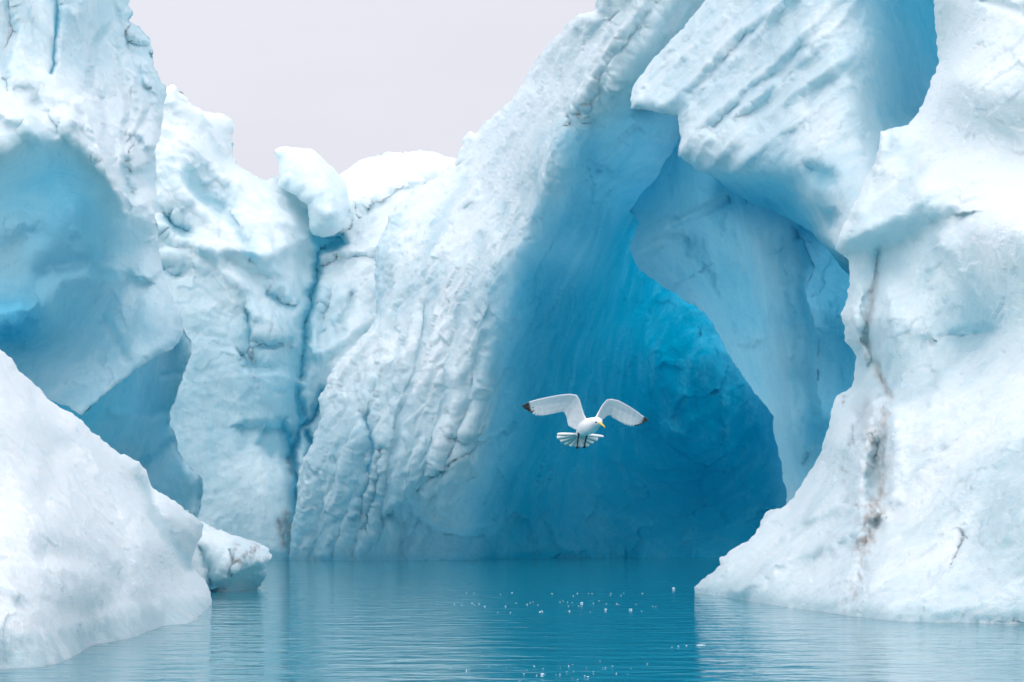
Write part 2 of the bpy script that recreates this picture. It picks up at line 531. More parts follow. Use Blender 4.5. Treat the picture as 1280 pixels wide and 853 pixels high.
# ------------------------------------------------------------------ 1. low white slope in the near left
def build_slope():
    sil = [(-640, 300), (-450, 296), (-280, 310), (-160, 345), (-60, 395), (0, 437), (14, 448), (25, 465), (51, 486), (63, 501), (80, 512), (96, 521), (117, 542), (133, 556), (152, 567),
           (173, 577), (183, 590), (189, 608), (203, 618), (218, 625), (236, 641), (254, 654), (252, 668), (243, 686), (239, 704), (244, 713),
           (252, 722), (261, 735), (264, 752)]
    close = [(262, 775), (244, 800), (203, 815), (167, 830), (107, 850), (81, 880), (0, 910), (-160, 980), (-640, 1100)]
    ctrl = [(-160, 330, 25), (-160, 600, 20.5), (-160, 860, 16.1), (-640, 300, 23), (-640, 600, 17), (-640, 940, 11.8), (-380, 300, 24.5), (-380, 600, 19), (-380, 890, 14.1), (0, 437, 26), (0, 600, 21.5), (0, 750, 18.6), (0, 836, 18.14), (81, 826, 19.14), (107, 811, 20.9), (167, 796, 22.9),
            (203, 783, 25.1), (244, 775, 26.6), (264, 753, 31.6), (51, 486, 27), (117, 542, 28.5), (189, 608, 30.5), (254, 654, 33.5), (239, 704, 32.2),
            (60, 600, 22.8), (100, 700, 21.8), (60, 760, 19.4), (150, 650, 25.5), (200, 690, 27.2), (150, 740, 23.4), (220, 730, 28), (210, 655, 29.6), (30, 520, 24.2), (130, 600, 26.6)]
    r = Relief((-640, 290, 285, 1100), 1.6, sil, close, ctrl, 1, 2.2, 13)
    r.groove([(80, 560), (130, 640), (155, 700), (150, 745)], 22, 0.30, 6, 30)
    r.ridge([(95, 540), (150, 610), (185, 660), (225, 700)], 20, 0.32, wob=6, sc=30)
    r.groove([(175, 600), (190, 640), (215, 680), (238, 706)], 12, 0.55, 5, 20, blue=0.30)
    r.ridge([(200, 628), (228, 660), (250, 676)], 9, 0.2)
    r.groove([(50, 500), (70, 560), (60, 620)], 18, 0.2, 6, 26)
    r.ridge([(-20, 560), (60, 650), (110, 720), (150, 752)], 34, 0.35, wob=8, sc=40)
    r.stepd([(-20, 745), (60, 752), (110, 760), (158, 745), (200, 742), (262, 736)], 0.14, 7, 26, side=1, blue=0.06)
    r.B += -0.13 + 0.24 * sstep(-14, 18, r.Y - np.interp(r.X, [-160, 0, 60, 110, 158, 262], [800, 788, 785, 775, 752, 742]))
    r.groove([(60, 690), (120, 700), (150, 730)], 14, 0.15, 5, 22)
    def disp(p, m):
        q = p + 0.25 * np.stack([fbm(p * 1.2, 2, 5), fbm(p * 1.2, 2, 6), fbm(p * 1.2, 2, 7)], -1)
        return 0.13 * fbm(q * np.array([0.9, 0.9, 0.6]), 4, 11) + 0.035 * ridged(q * np.array([1.2, 1.2, 0.7]), 3, 12) + 0.03 * (cups(q * np.array([2.4, 2.4, 1.6]), 13) - 0.4) + 0.035 * (cups(p * np.array([5.0, 4.0, 4.5]), 14) - 0.4) + 0.022 * fbm(p * 6, 3, 15) + 0.03 * flakes(q * np.array([2.2, 2.0, 2.0]), 16)
    o = r.build('ice_slope', ICE, None, 18, 1.0, disp, ((0.3, 1), (1.5, 8), (5, 30)))
    tag(o, 'bright white snowy ice slope running down to the water in the near left corner', 'iceberg')
build_slope()

def build_snout():
    sil = [(222, 640), (238, 647), (254, 653), (270, 661), (284, 666), (300, 672), (314, 675), (325, 680), (335, 686), (339, 694), (336, 702), (335, 711), (332, 722), (326, 732), (318, 737)]
    close = [(318, 752), (262, 757), (222, 760)]
    ctrl = [(222, 640, 38), (254, 657, 37.8), (284, 668, 37.6), (325, 682, 37.4), (339, 695, 37.2), (333, 720, 36.8), (318, 737, 37.6), (264, 741, 36.1), (290, 715, 36), (300, 690, 36.4), (225, 745, 35.6), (318, 750, 37.6), (250, 700, 36.8)]
    r = Relief((200, 345, 600, 765), 1.3, sil, close, ctrl, 2, 1.8, 8)
    r.stepd([(262, 735), (285, 726), (305, 716), (320, 708), (336, 706)], 0.5, 3, 26, side=1, wob=3, sc=10, blue=0.08)
    r.groove([(288, 690), (291, 705), (286, 716)], 4, 0.22, 2, 8)
    r.groove([(252, 690), (262, 715), (264, 738)], 7, 0.3, 3, 12, blue=0.25)
    r.B += 0.10
    r.stain([(318, 684), (313, 692), (302, 702), (290, 700)], 6.5, 1.0, 3.5, 3, -0.35)
    r.stain([(296, 684), (292, 698), (286, 712)], 5, 0.8, 4, 3, -0.35)
    r.stain([(312, 700), (322, 700)], 3, 0.6, 4, 3, -0.35)
    def disp(p, m):
        return 0.09 * fbm(p * 1.6, 5, 21) + 0.04 * ridged(p * 3, 3, 22) + 0.05 * (cups(p * np.array([2.6, 2.6, 1.8]), 23) - 0.4)
    o = r.build('ice_snout', ICE, None, 12, 1.0, disp, ((0.3, 1), (1.2, 6), (3, 14)))
    tag(o, 'pointed ice block with a brown silt stain on its tip, behind the near white slope', 'iceberg')
build_snout()

# ------------------------------------------------------------------ 2. tall overhanging mass at the left
def build_overhang():
    root = thing('overhanging_iceberg', 'tall overhanging ice mass with a blue scooped hollow at the left edge', 'iceberg', (-7.5, 42, 0))
    # lower column standing under the overhang
    sil = [(190, 380), (222, 396), (229, 412), (234, 420), (239, 428), (240, 436), (238, 446), (230, 466), (224, 484), (220, 500), (212, 516), (214, 532), (220, 545), (222, 562), (228, 574), (240, 586), (252, 597), (254, 612), (252, 625), (248, 646), (247, 660)]
    close = [(246, 730), (60, 730), (-640, 730), (-640, 380)]
    ctrl = [(-640, 380, 47), (-640, 730, 43), (-160, 340, 49), (-160, 730, 46), (0, 400, 50), (60, 480, 49.5), (100, 520, 48.5), (137, 486, 48.5), (160, 560, 47), (200, 480, 45.4), (236, 432, 44), (180, 620, 45), (248, 620, 44.4), (222, 540, 45), (180, 400, 49), (246, 730, 43.5), (60, 730, 44), (235, 590, 44)]
    r = Relief((-640, 270, 340, 740), 2.0, sil, close, ctrl, 3, 2.0, 10)
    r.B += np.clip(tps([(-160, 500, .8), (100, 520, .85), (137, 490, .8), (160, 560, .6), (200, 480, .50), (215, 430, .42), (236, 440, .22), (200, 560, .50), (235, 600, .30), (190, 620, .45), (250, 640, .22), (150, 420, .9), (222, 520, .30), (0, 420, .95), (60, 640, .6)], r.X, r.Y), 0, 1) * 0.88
    r.groove([(205, 470), (228, 466)], 4, 0.15); r.groove([(140, 516), (190, 520), (225, 508)], 6, 0.15, 4, 18)
    r.stepd([(150, 600), (185, 575), (215, 550)], 0.5, 4, 30, side=1)
    r.ridge([(228, 578), (236, 604), (240, 640)], 8, 0.3)
    def disp(p, m):
        return 0.12 * fbm(p * np.array([1.2, 1.2, 0.9]), 4, 31) + 0.04 * ridged(p * np.array([2, 2, 1.2]), 3, 32)
    r.build('ice_column', ICE, None, 15, 1.0, disp, ((0.5, 2), (1.2, 8), (2.5, 20))).parent = root
    # upper mass
    sil = [(156, -160), (161, -30), (162, 0), (161, 8), (165, 18), (162, 26), (172, 33), (182, 42), (188, 52), (191, 68), (192, 84), (200, 99), (207, 110), (209, 120),
           (205, 130), (203, 150), (201, 168), (196, 180), (193, 190), (195, 208), (194, 225), (195, 243), (190, 258), (193, 270), (198, 290), (199, 312), (204, 335), (206, 350), (213, 366), (224, 388), (228, 402), (229, 418), (224, 430)]
    close = [(205, 442), (178, 456), (158, 472), (137, 487), (120, 503), (101, 520), (84, 508), (62, 500), (30, 490), (-160, 480), (-640, 500), (-640, -160)]
    low = [(229, 418), (205, 442), (178, 456), (158, 472), (137, 487), (120, 503), (101, 520)]
    ctrl = [(-640, -150, 38), (-640, 200, 36), (-640, 480, 38.5), (-160, -330, 42), (150, -330, 48), (161, 0, 47), (207, 112, 47), (195, 240, 45), (0, -100, 42), (0, 0, 41), (0, 110, 39.5), (0, 200, 38.2), (70, 100, 41), (76, 176, 39.2), (118, 225, 40.5), (151, 252, 41.3), (192, 277, 43),
            (130, 120, 43), (120, 0, 44), (70, 0, 42.5), (60, 260, 42.4), (0, 270, 41.8), (100, 250, 42.3), (0, 350, 42.8), (60, 340, 43), (150, 330, 42.6), (176, 348, 42.4), (224, 388, 43), (228, 418, 42.8), (200, 320, 44),
            (101, 520, 40.4), (130, 440, 42), (178, 456, 41.6), (60, 470, 42), (20, 405, 44), (40, 420, 43.4), (0, 470, 42.6), (-160, 250, 40), (-160, 470, 42)]
    r = Relief((-640, 240, -170, 530), 1.6, sil + low[1:], close[6:], ctrl, 4, 1.8, 10)
    X, Y = r.X, r.Y
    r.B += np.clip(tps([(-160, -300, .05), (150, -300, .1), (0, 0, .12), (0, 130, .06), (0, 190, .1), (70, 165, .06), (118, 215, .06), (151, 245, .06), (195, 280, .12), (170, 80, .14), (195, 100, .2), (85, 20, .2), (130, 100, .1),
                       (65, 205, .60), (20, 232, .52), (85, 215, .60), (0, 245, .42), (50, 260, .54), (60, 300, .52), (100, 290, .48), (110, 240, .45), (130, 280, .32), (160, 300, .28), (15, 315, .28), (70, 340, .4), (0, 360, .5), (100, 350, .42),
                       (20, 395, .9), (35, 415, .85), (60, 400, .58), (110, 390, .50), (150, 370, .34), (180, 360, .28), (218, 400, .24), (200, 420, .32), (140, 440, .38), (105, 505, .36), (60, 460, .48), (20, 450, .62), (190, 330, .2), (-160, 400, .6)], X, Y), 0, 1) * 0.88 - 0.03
    # brow over the hollow
    r.stepd([(-120, 215), (0, 217), (40, 192), (76, 177), (98, 208), (118, 233), (151, 252), (194, 278)], 1.2, 12, 90, side=1, wob=5, sc=20)
    # underside of the hollow floor, deep pocket
    r.hollow([(-160, 378), (0, 376), (24, 372), (50, 376), (50, 400), (36, 424), (20, 432), (-160, 420)], 2.2, 16)
    r.stepd([(176, 348), (150, 340), (110, 336), (70, 340), (50, 372), (20, 374), (-60, 376)], 0.6, 8, 60, side=-1, wob=4, sc=20)
    r.ridge([(-20, 318), (10, 310), (40, 292)], 14, 0.4, wob=6)
    r.ridge([(60, 338), (100, 330), (140, 338)], 12, 0.3, wob=6, sc=24)
    r.groove([(60, 200), (95, 260), (110, 330)], 12, 0.3, 6, 24)
    r.groove([(130, 400), (160, 450)], 6, 0.15, 4, 18)
    # columns and melt runnels of the upper face, each fold in front of the next
    r.stepd([(133, -60), (134, 0), (137, 22), (128, 40), (118, 52), (112, 90), (110, 112), (122, 130), (129, 160), (132, 172), (140, 190)], 1.0, 3, 34, side=-1, wob=4, sc=14)
    r.stepd([(134, 0), (140, 26), (150, 42), (154, 66), (148, 76), (152, 100), (157, 128), (158, 150), (153, 170), (154, 190), (148, 214), (158, 240)], 0.9, 2.5, 26, side=-1, wob=4, sc=12)
    r.stepd([(150, 66), (158, 72), (160, 84), (170, 96), (171, 110), (180, 124), (183, 134), (178, 150), (166, 166)], 0.9, 2.5, 30, side=-1, wob=3, sc=12)
    r.ridge([(158, 190), (165, 168), (178, 168), (188, 182)], 9, 0.7, wob=3, sc=12)
    r.stepd([(162, 30), (158, 44), (164, 52), (182, 54), (188, 64)], 0.5, 3, 20, side=1, wob=3)
    r.stepd([(158, 240), (148, 214), (152, 206), (166, 214), (180, 212), (190, 200)], 0.7, 3, 24, side=1, wob=3, sc=12, blue=0.18)
    r.groove([(71, -40), (71, 20), (69, 48), (66, 70), (68, 80), (63, 92)], 3.0, 0.45, 2, 14, blue=0.45)
    r.stepd([(8, -60), (16, 10), (18, 40), (10, 64), (10, 96)], 0.9, 4, 40, side=1, wob=4, sc=18)
    r.ridge([(0, 140), (30, 150), (50, 178)], 12, 0.4, wob=6, sc=24); r.groove([(40, 130), (62, 150), (70, 166)], 8, 0.3, 6, 18)
    r.ridge([(14, 96), (50, 104), (80, 124), (92, 150)], 12, 0.35, wob=6, sc=24)
    r.ridge([(100, 130), (118, 170), (130, 210), (142, 240)], 9, 0.35, wob=5, sc=16)
    r.stepd([(120, 130), (132, 168), (140, 190), (139, 214), (150, 236), (158, 262)], 0.5, 3, 20, side=-1, wob=4, sc=12)
    r.stepd([(204, 336), (190, 352), (176, 348)], 0.4, 3, 20, side=-1, wob=4, sc=10)
    up = sstep(0, 40, np.interp(X, [-160, 0, 40, 76, 118, 151, 194, 230], [217, 217, 192, 177, 233, 252, 278, 280]) - Y)
    def disp(p, m):
        k = up.ravel()[m]
        q = p + 0.2 * np.stack([fbm(p * 1.5, 2, 45), fbm(p * 1.5, 2, 46), fbm(p * 1.5, 2, 47)], -1)
        return (0.06 + 0.10 * k) * fbm(q * np.array([1.1, 1.1, 0.6]), 5, 41) + 0.06 * k * ridged(q * np.array([1.6, 1.6, 0.7]), 3, 42) + 0.04 * k * (cups(q * np.array([1.6, 1.6, 0.8]), 43) - 0.4) + 0.02 * fbm(p * 4, 3, 44) + 0.04 * flakes(q * np.array([1.4, 1.2, 0.9]), 48)
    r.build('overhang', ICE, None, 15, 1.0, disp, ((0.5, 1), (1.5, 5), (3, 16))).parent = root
    for c in root.children: c.location = -root.location
build_overhang()

# ------------------------------------------------------------------ 3. cliff behind, with the perched block
def build_cliff():
    sil = [(150, 120), (180, 112), (204, 110), (210, 107), (214, 104), (221, 107), (224, 115), (231, 120), (235, 127), (240, 131), (249, 135), (254, 140), (262, 140), (275, 140), (284, 145), (291, 150), (292, 158), (289, 168), (291, 182), (290, 196), (296, 205),
           (303, 211), (312, 216), (322, 222), (332, 226), (340, 222), (349, 221), (358, 228), (372, 240), (392, 248), (410, 240), (420, 226), (426, 217), (434, 212), (444, 203), (456, 198), (470, 195), (484, 192),
           (500, 191), (518, 189), (534, 189), (549, 193), (560, 197), (572, 199), (640, 200)]
    close = [(640, 730), (150, 730)]
    ctrl = [(150, 120, 70), (207, 108, 69.5), (250, 138, 70.5), (290, 155, 71.5), (292, 200, 71.5), (330, 226, 71), (350, 225, 71.5), (385, 290, 69.8), (394, 315, 70.4), (400, 270, 71.6), (426, 240, 74), (456, 198, 77), (520, 189, 78), (572, 199, 78), (640, 200, 78),
            (480, 230, 74), (510, 252, 72), (440, 280, 72), (430, 312, 70.2), (450, 330, 68.8), (460, 400, 67.5), (420, 400, 67), (395, 400, 67.4), (430, 470, 66), (400, 480, 66.2), (380, 520, 65.6),
            (230, 200, 67.5), (260, 260, 67), (300, 300, 66.2), (350, 280, 68), (220, 300, 66), (300, 400, 64.8), (350, 400, 65.4), (240, 420, 64.6), (300, 520, 64), (350, 480, 64.6), (240, 560, 63.6), (340, 600, 63.2), (300, 640, 62.9), (380, 600, 64),
            (300, 700, 62.7), (365, 700, 62.7), (240, 700, 62.7), (150, 700, 63), (150, 400, 65), (640, 500, 67.5), (640, 730, 66.5), (500, 600, 66), (300, 730, 62.5), (450, 730, 65)]
    r = Relief((150, 640, 85, 730), 1.65, sil, close, ctrl, 5, 2.0, 11)
    X, Y = r.X, r.Y
    r.B += np.clip(tps([(210, 110, .0), (260, 150, .02), (300, 220, .02), (240, 240, .12), (300, 300, .08), (350, 300, .08), (240, 330, .15), (300, 400, .22), (260, 450, .28), (350, 420, .22), (300, 520, .30), (340, 560, .28), (260, 560, .32), (330, 640, .26), (290, 690, .36), (360, 690, .36),
                       (395, 320, .2), (390, 400, .34), (375, 480, .42), (370, 560, .38), (450, 240, .08), (540, 195, .02), (450, 300, .12), (440, 340, .12), (440, 400, .12), (425, 440, .16), (400, 470, .25), (640, 400, .2), (640, 700, .3)], X, Y) - 0.09, -0.1, 1)
    # diagonal snow drapes of the upper left
    for ln, wd, am in (([(214, 125), (240, 165), (275, 215), (292, 232)], 12, 0.55), ([(250, 145), (272, 175), (288, 205), (300, 225), (330, 262), (360, 282)], 9, 0.5),
                       ([(232, 180), (262, 205), (285, 226), (310, 262), (330, 300), (338, 318)], 10, 0.5), ([(224, 215), (236, 246), (262, 272), (292, 296), (312, 316)], 11, 0.55),
                       ([(300, 225), (330, 240), (362, 250), (384, 262)], 9, 0.5), ([(205, 285), (224, 300), (262, 312), (300, 314), (340, 318), (372, 300), (392, 296)], 10, 0.6),
                       ([(262, 312), (276, 340), (300, 356), (314, 376), (316, 392)], 9, 0.4), ([(320, 318), (346, 340), (360, 360), (368, 385)], 9, 0.5), ([(352, 300), (362, 330), (368, 362)], 7, 0.35),
                       ([(390, 298), (396, 330), (400, 372)], 7, 0.4), ([(206, 320), (235, 322), (255, 336)], 8, 0.3)):
        r.ridge(ln, wd * 1.1, am * .9, wob=6, sc=34, pw=1.6)
    for ln, wd, am, bl in (([(234, 218), (244, 236), (262, 252), (276, 262)], 11, 0.6, .28), ([(209, 272), (216, 284), (234, 292)], 9, 0.6, .32), ([(286, 270), (306, 300), (318, 320)], 8, 0.4, .2),
                           ([(202, 338), (222, 344)], 8, 0.4, .3), ([(334, 366), (352, 378), (364, 384)], 8, 0.5, .32), ([(312, 400), (312, 425), (330, 430), (360, 428)], 6, 0.35, .2)):
        r.groove(ln, wd, am, 5, 18, blue=bl)
    # step of shelf lumps beside the crack
    r.stepd([(300, 450), (306, 462), (330, 466), (352, 462), (366, 470)], 0.55, 3, 24, side=-1, wob=4, sc=14, blue=.1)
    r.stepd([(310, 395), (314, 432), (340, 428), (362, 432), (372, 440)], 0.5, 3, 22, side=1, wob=4, sc=14, blue=.12)
    r.stepd([(306, 530), (330, 528), (352, 534), (364, 540)], 0.5, 3, 24, side=1, wob=5, sc=14, blue=.16)
    r.stepd([(328, 540), (322, 556), (340, 570), (352, 566)], 0.4, 3, 18, side=-1, wob=4, sc=12, blue=.2)
    # vertical crack
    r.groove([(395, 318), (397, 345), (390, 372), (382, 398), (380, 425), (379, 448), (374, 470)], 6, 1.3, 5, 14, blue=.6)
    r.groove([(372, 486), (376, 520), (370, 545), (362, 560), (366, 580), (370, 600), (370, 650), (368, 700)], 7, 0.9, 5, 14, blue=.68)
    r.groove([(402, 488), (399, 505), (390, 524), (378, 530)], 4, 0.9, 4, 10, blue=.75)
    r.groove([(352, 530), (360, 545), (366, 560), (360, 572)], 7, 0.9, 5, 10, blue=.75)
    r.groove([(384, 540), (392, 556), (386, 570)], 6, 0.6, 4, 10, blue=.8)
    r.groove([(420, 300), (440, 288), (462, 270), (490, 250), (520, 236), (572, 224)], 9, 0.5, 6, 20, blue=.08)
    r.ridge([(430, 262), (446, 250), (480, 232), (530, 214)], 12, 0.4, wob=8, sc=26)
    r.ridge([(398, 324), (420, 316), (452, 314), (470, 312)], 7, 0.7, wob=4)
    r.hollow([(380, 288), (430, 288), (440, 306), (424, 318), (398, 320), (386, 306)], 1.2, 8, blue=.62)
    r.groove([(438, 372), (430, 400), (424, 415)], 8, 0.4, 6, 14, blue=.14)
    r.ridge([(455, 400), (430, 420), (405, 440)], 10, 0.4, wob=5)
    r.ridge([(402, 360), (394, 400), (392, 440)], 7, 0.4, wob=6, sc=12)
    r.stain([(358, 644), (360, 660), (364, 676)], 6, 1.0, 4, 4, -0.9)
    r.stain([(351, 652), (355, 670), (357, 684)], 6, 1.0, 4, 4, -0.7)
    r.stain([(361, 574), (364, 590)], 4.5, 0.95, 4, 3, -0.8)
    low = sstep(330, 560, Y)
    def disp(p, m):
        k = low.ravel()[m]
        q = p + 0.5 * np.stack([fbm(p * 0.7, 3, 55), fbm(p * 0.7, 3, 56), fbm(p * 0.7, 3, 57)], -1)
        return 0.26 * (1 - 0.65 * k) * fbm(q * np.array([0.7, 0.7, 0.6]), 5, 51) + 0.09 * (1 - 0.8 * k) * ridged(q * np.array([1.0, 1.0, 0.9]), 3, 52) + (0.06 - 0.03 * k) * (cups(q * np.array([1.2, 1.2, 0.9]), 53) - 0.4) + 0.04 * k * fbm(p * np.array([2, 2, 0.35]), 3, 54) + 0.03 * fbm(p * 3.5, 3, 58) + 0.06 * (1 - 0.75 * k) * flakes(q * np.array([1.6, 1.4, 1.1]), 59)
    o = r.build('ice_cliff', ICE, None, 14, 1.1, disp, ((0.5, 1), (2.5, 5), (10, 20)))
    tag(o, 'white draped ice cliff split by a blue crack, between overhanging mass and cave', 'ice cliff')
build_cliff()

def build_block():
    sil = [(343, 188), (349, 185), (356, 184), (374, 185), (390, 187), (397, 191), (403, 199), (412, 207), (422, 217), (430, 226), (434, 238), (437, 251), (434, 268), (432, 280), (426, 288), (418, 294), (404, 296), (392, 294), (387, 286), (386, 268), (384, 256), (376, 250), (366, 243), (356, 237), (347, 232), (350, 218), (348, 204), (343, 192)]
    ctrl = [(343, 188, 70), (390, 187, 70.6), (430, 230, 70.4), (437, 251, 70), (432, 280, 69), (404, 296, 68.6), (386, 270, 68.6), (350, 225, 69), (400, 240, 68.6), (375, 210, 69.2), (410, 270, 68.2)]
    r = Relief((334, 446, 176, 304), 1.6, sil, [], ctrl, 6, 1.6, 12)
    r.R = np.maximum(r.S, 0)
    r.ridge([(396, 196), (412, 232), (418, 262)], 9, 0.25, wob=5)
    r.groove([(356, 200), (372, 240)], 10, 0.15, 5)
    r.B += 0.02
    def disp(p, m):
        return 0.14 * fbm(p * 0.8, 4, 61) + 0.06 * ridged(p * 1.4, 3, 62)
    o = r.build('ice_block', ICE, None, 18, 1.0, disp, ((0.5, 2), (1.4, 8), (2.0, 22)))
    tag(o, 'smooth white ice block perched on the cliff crest beneath the sky', 'ice block')
build_block()

# ------------------------------------------------------------------ 4. the ice cave
cave = thing('ice_cave', 'great arched blue ice cave opening onto the water', 'ice cave', (3.0, 62, 0))

def build_cave_wall():
    sil = [(362, 740), (361, 698), (364, 660), (371, 630), (372, 600), (378, 575), (390, 555), (401, 520), (398, 498), (406, 484), (412, 466), (420, 455), (426, 449), (440, 434), (455, 418), (464, 408), (470, 395), (470, 380), (469, 350), (469, 318), (473, 300), (480, 288), (487, 268),
           (497, 256), (515, 240), (545, 222), (566, 206), (573, 196), (579, 178), (584, 167), (589, 163), (594, 166), (601, 160), (608, 153), (622, 140), (638, 127), (648, 112), (656, 99), (664, 84), (671, 74), (684, 58), (700, 41), (711, 27), (723, 17), (734, 15), (743, 14), (747, 0), (750, -80), (755, -150)]
    close = [(985, -150), (985, 260), (1005, 420), (1035, 560), (1052, 660), (1052, 740)]
    ctrl = [(372, 600, 62.3), (361, 698, 62.5), (361, 740, 62.3), (395, 500, 63), (425, 450, 62.6), (471, 389, 62.8), (470, 320, 63.6), (500, 256, 65), (570, 199, 65.5), (608, 153, 64.5), (655, 100, 61.5), (700, 41, 58), (743, 14, 55.5), (755, -80, 54),
            (450, 600, 61), (450, 698, 62), (420, 540, 61.6), (520, 500, 60.4), (520, 640, 61.2), (520, 450, 60.6), (560, 400, 60.6), (560, 300, 62), (600, 500, 59.6), (600, 580, 60.2), (590, 640, 61.5), (590, 698, 63), (530, 698, 62.2), (640, 400, 58.8), (640, 250, 60), (700, 200, 56.6), (690, 120, 58), (727, 136, 56.2), (760, 80, 55), (800, 60, 54.6), (790, 140, 56.6), (745, 180, 57),
            (690, 400, 60.4), (735, 290, 59.6), (670, 520, 62.2), (650, 610, 63.6), (640, 698, 64.6), (770, 250, 61.5), (820, 220, 61),
            (740, 420, 66), (740, 550, 68.4), (720, 640, 67), (720, 698, 66.2), (800, 300, 67.5), (800, 450, 72.5), (800, 600, 71), (800, 698, 66.6), (880, 450, 75), (880, 600, 73), (880, 698, 66.8), (900, 300, 68), (950, 600, 70), (960, 698, 66.8), (950, 450, 72), (1000, 250, 62), (1060, 400, 67), (1060, 600, 66),
            (1100, 300, 60), (1250, 200, 58), (1250, 600, 62), (1560, 400, 56), (1560, 700, 58), (1250, -100, 56), (900, 0, 55.6), (900, -330, 56), (1560, -330, 54), (640, 740, 64.4), (880, 740, 66.6)]
    r = Relief((355, 1060, -160, 740), 1.65, sil, close, ctrl, 7, 2.0, 10)
    X, Y = r.X, r.Y
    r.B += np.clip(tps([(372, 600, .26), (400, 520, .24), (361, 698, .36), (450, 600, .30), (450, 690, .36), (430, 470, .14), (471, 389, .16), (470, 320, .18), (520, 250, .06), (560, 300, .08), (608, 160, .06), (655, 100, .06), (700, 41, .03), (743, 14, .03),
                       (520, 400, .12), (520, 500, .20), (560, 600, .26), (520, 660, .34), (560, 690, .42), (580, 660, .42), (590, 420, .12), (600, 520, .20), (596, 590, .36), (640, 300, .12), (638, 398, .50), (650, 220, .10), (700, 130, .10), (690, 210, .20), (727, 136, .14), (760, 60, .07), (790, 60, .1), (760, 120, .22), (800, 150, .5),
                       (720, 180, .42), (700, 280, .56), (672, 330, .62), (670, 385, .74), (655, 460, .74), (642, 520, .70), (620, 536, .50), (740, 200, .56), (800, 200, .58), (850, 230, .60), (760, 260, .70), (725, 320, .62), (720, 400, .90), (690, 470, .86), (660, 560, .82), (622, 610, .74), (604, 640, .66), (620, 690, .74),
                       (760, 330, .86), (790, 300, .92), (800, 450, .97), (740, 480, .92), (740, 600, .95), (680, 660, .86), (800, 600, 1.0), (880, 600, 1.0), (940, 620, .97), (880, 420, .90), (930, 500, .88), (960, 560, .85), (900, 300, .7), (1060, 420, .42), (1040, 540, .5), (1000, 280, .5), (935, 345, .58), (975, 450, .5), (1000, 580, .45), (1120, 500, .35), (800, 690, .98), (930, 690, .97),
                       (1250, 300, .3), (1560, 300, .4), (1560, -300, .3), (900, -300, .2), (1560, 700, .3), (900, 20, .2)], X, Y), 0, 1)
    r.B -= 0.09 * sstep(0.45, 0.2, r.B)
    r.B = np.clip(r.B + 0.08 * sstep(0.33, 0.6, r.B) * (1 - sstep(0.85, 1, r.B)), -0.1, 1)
    # rim of the lit wall against the terrace behind
    r.stepd([(570, 214), (540, 250), (512, 268), (494, 296), (486, 330), (488, 360), (478, 392)], 0.8, 4, 34, side=1, wob=4, sc=16, blue=.10)
    r.ridge([(660, 120), (640, 160), (612, 200), (585, 250)], 10, 0.35, wob=6, sc=24)
    # folded sheets at the upper left of the arch
    r.stepd([(762, 30), (745, 50), (735, 62), (722, 84), (710, 102), (706, 122), (712, 140)], 0.55, 4, 30, side=1, wob=4, sc=20)
    r.ridge([(850, -20), (815, 35), (784, 78), (768, 110)], 9, 0.3, wob=5, sc=24)
    r.ridge([(800, 10), (770, 50), (745, 86), (728, 128)], 8, 0.3, wob=5, sc=16)
    r.stepd([(716, 150), (727, 138), (745, 146), (770, 150), (790, 140)], 0.6, 6, 60, side=1, wob=4, sc=14)
    r.ridge([(728, 150), (734, 175), (728, 210), (714, 250), (696, 290)], 13, 0.35, wob=4, sc=24)
    # ceiling rib and facets in the cave
    r.ridge([(745, 215), (790, 235), (840, 222), (890, 240)], 10, 0.4, wob=6, sc=20)
    r.stepd([(850, 360), (890, 410), (930, 470), (946, 510), (962, 560), (975, 590), (972, 615), (958, 628)], 0.8, 5, 60, side=1, wob=5, sc=18)
    r.stepd([(880, 420), (905, 470), (918, 520), (920, 580)], 0.6, 6, 40, side=1, wob=6, sc=20)
    r.stepd([(800, 400), (840, 470), (870, 520)], 0.5, 8, 50, side=1, wob=8, sc=26)
    r.stepd([(600, 590), (640, 575), (700, 585), (760, 570), (850, 590), (900, 640)], 0.4, 14, 50, side=1, wob=9, sc=30)
    r.stepd([(740, 250), (700, 330), (672, 420)], 0.5, 8, 40, side=-1, wob=8, sc=26)
    r.stepd([(490, 636), (510, 620), (525, 640), (545, 655), (580, 665), (600, 660)], 0.6, 3, 30, side=1, wob=4, sc=14, blue=.16)
    r.stepd([(574, 545), (600, 546), (626, 540)], 0.35, 3, 26, side=1, wob=3, sc=12)
    # long flutes of the lit wall
    rnd = random.Random(4)
    for x0, y0, x1, y1, am in ((560, 330, 470, 660, .5), (600, 300, 515, 690, .5), (640, 260, 545, 640, .45), (520, 330, 440, 690, .4), (668, 230, 590, 560, .4), (480, 440, 420, 690, .35), (580, 230, 500, 420, .3), (690, 160, 620, 380, .3), (450, 480, 395, 690, .3)):
        pts = [(x0 + (x1 - x0) * t + rnd.uniform(-9, 9), y0 + (y1 - y0) * t) for t in np.linspace(0, 1, 7)]
        r.groove(pts, 9, am * .28, 6, 44, blue=.12)
        r.ridge([(a + 13, b) for a, b in pts], 9, am * 0.25, wob=6, sc=44)
    r.groove([(458, 520), (466, 560), (460, 600), (452, 640)], 5, 0.4, 4, 14, blue=.4)
    r.groove([(476, 560), (468, 620), (458, 660)], 4, 0.3, 4, 14, blue=.35)
    lit = sstep(0.62, 0.25, r.B) * sstep(1400, 1100, X)
    topk = sstep(420, 200, Y)
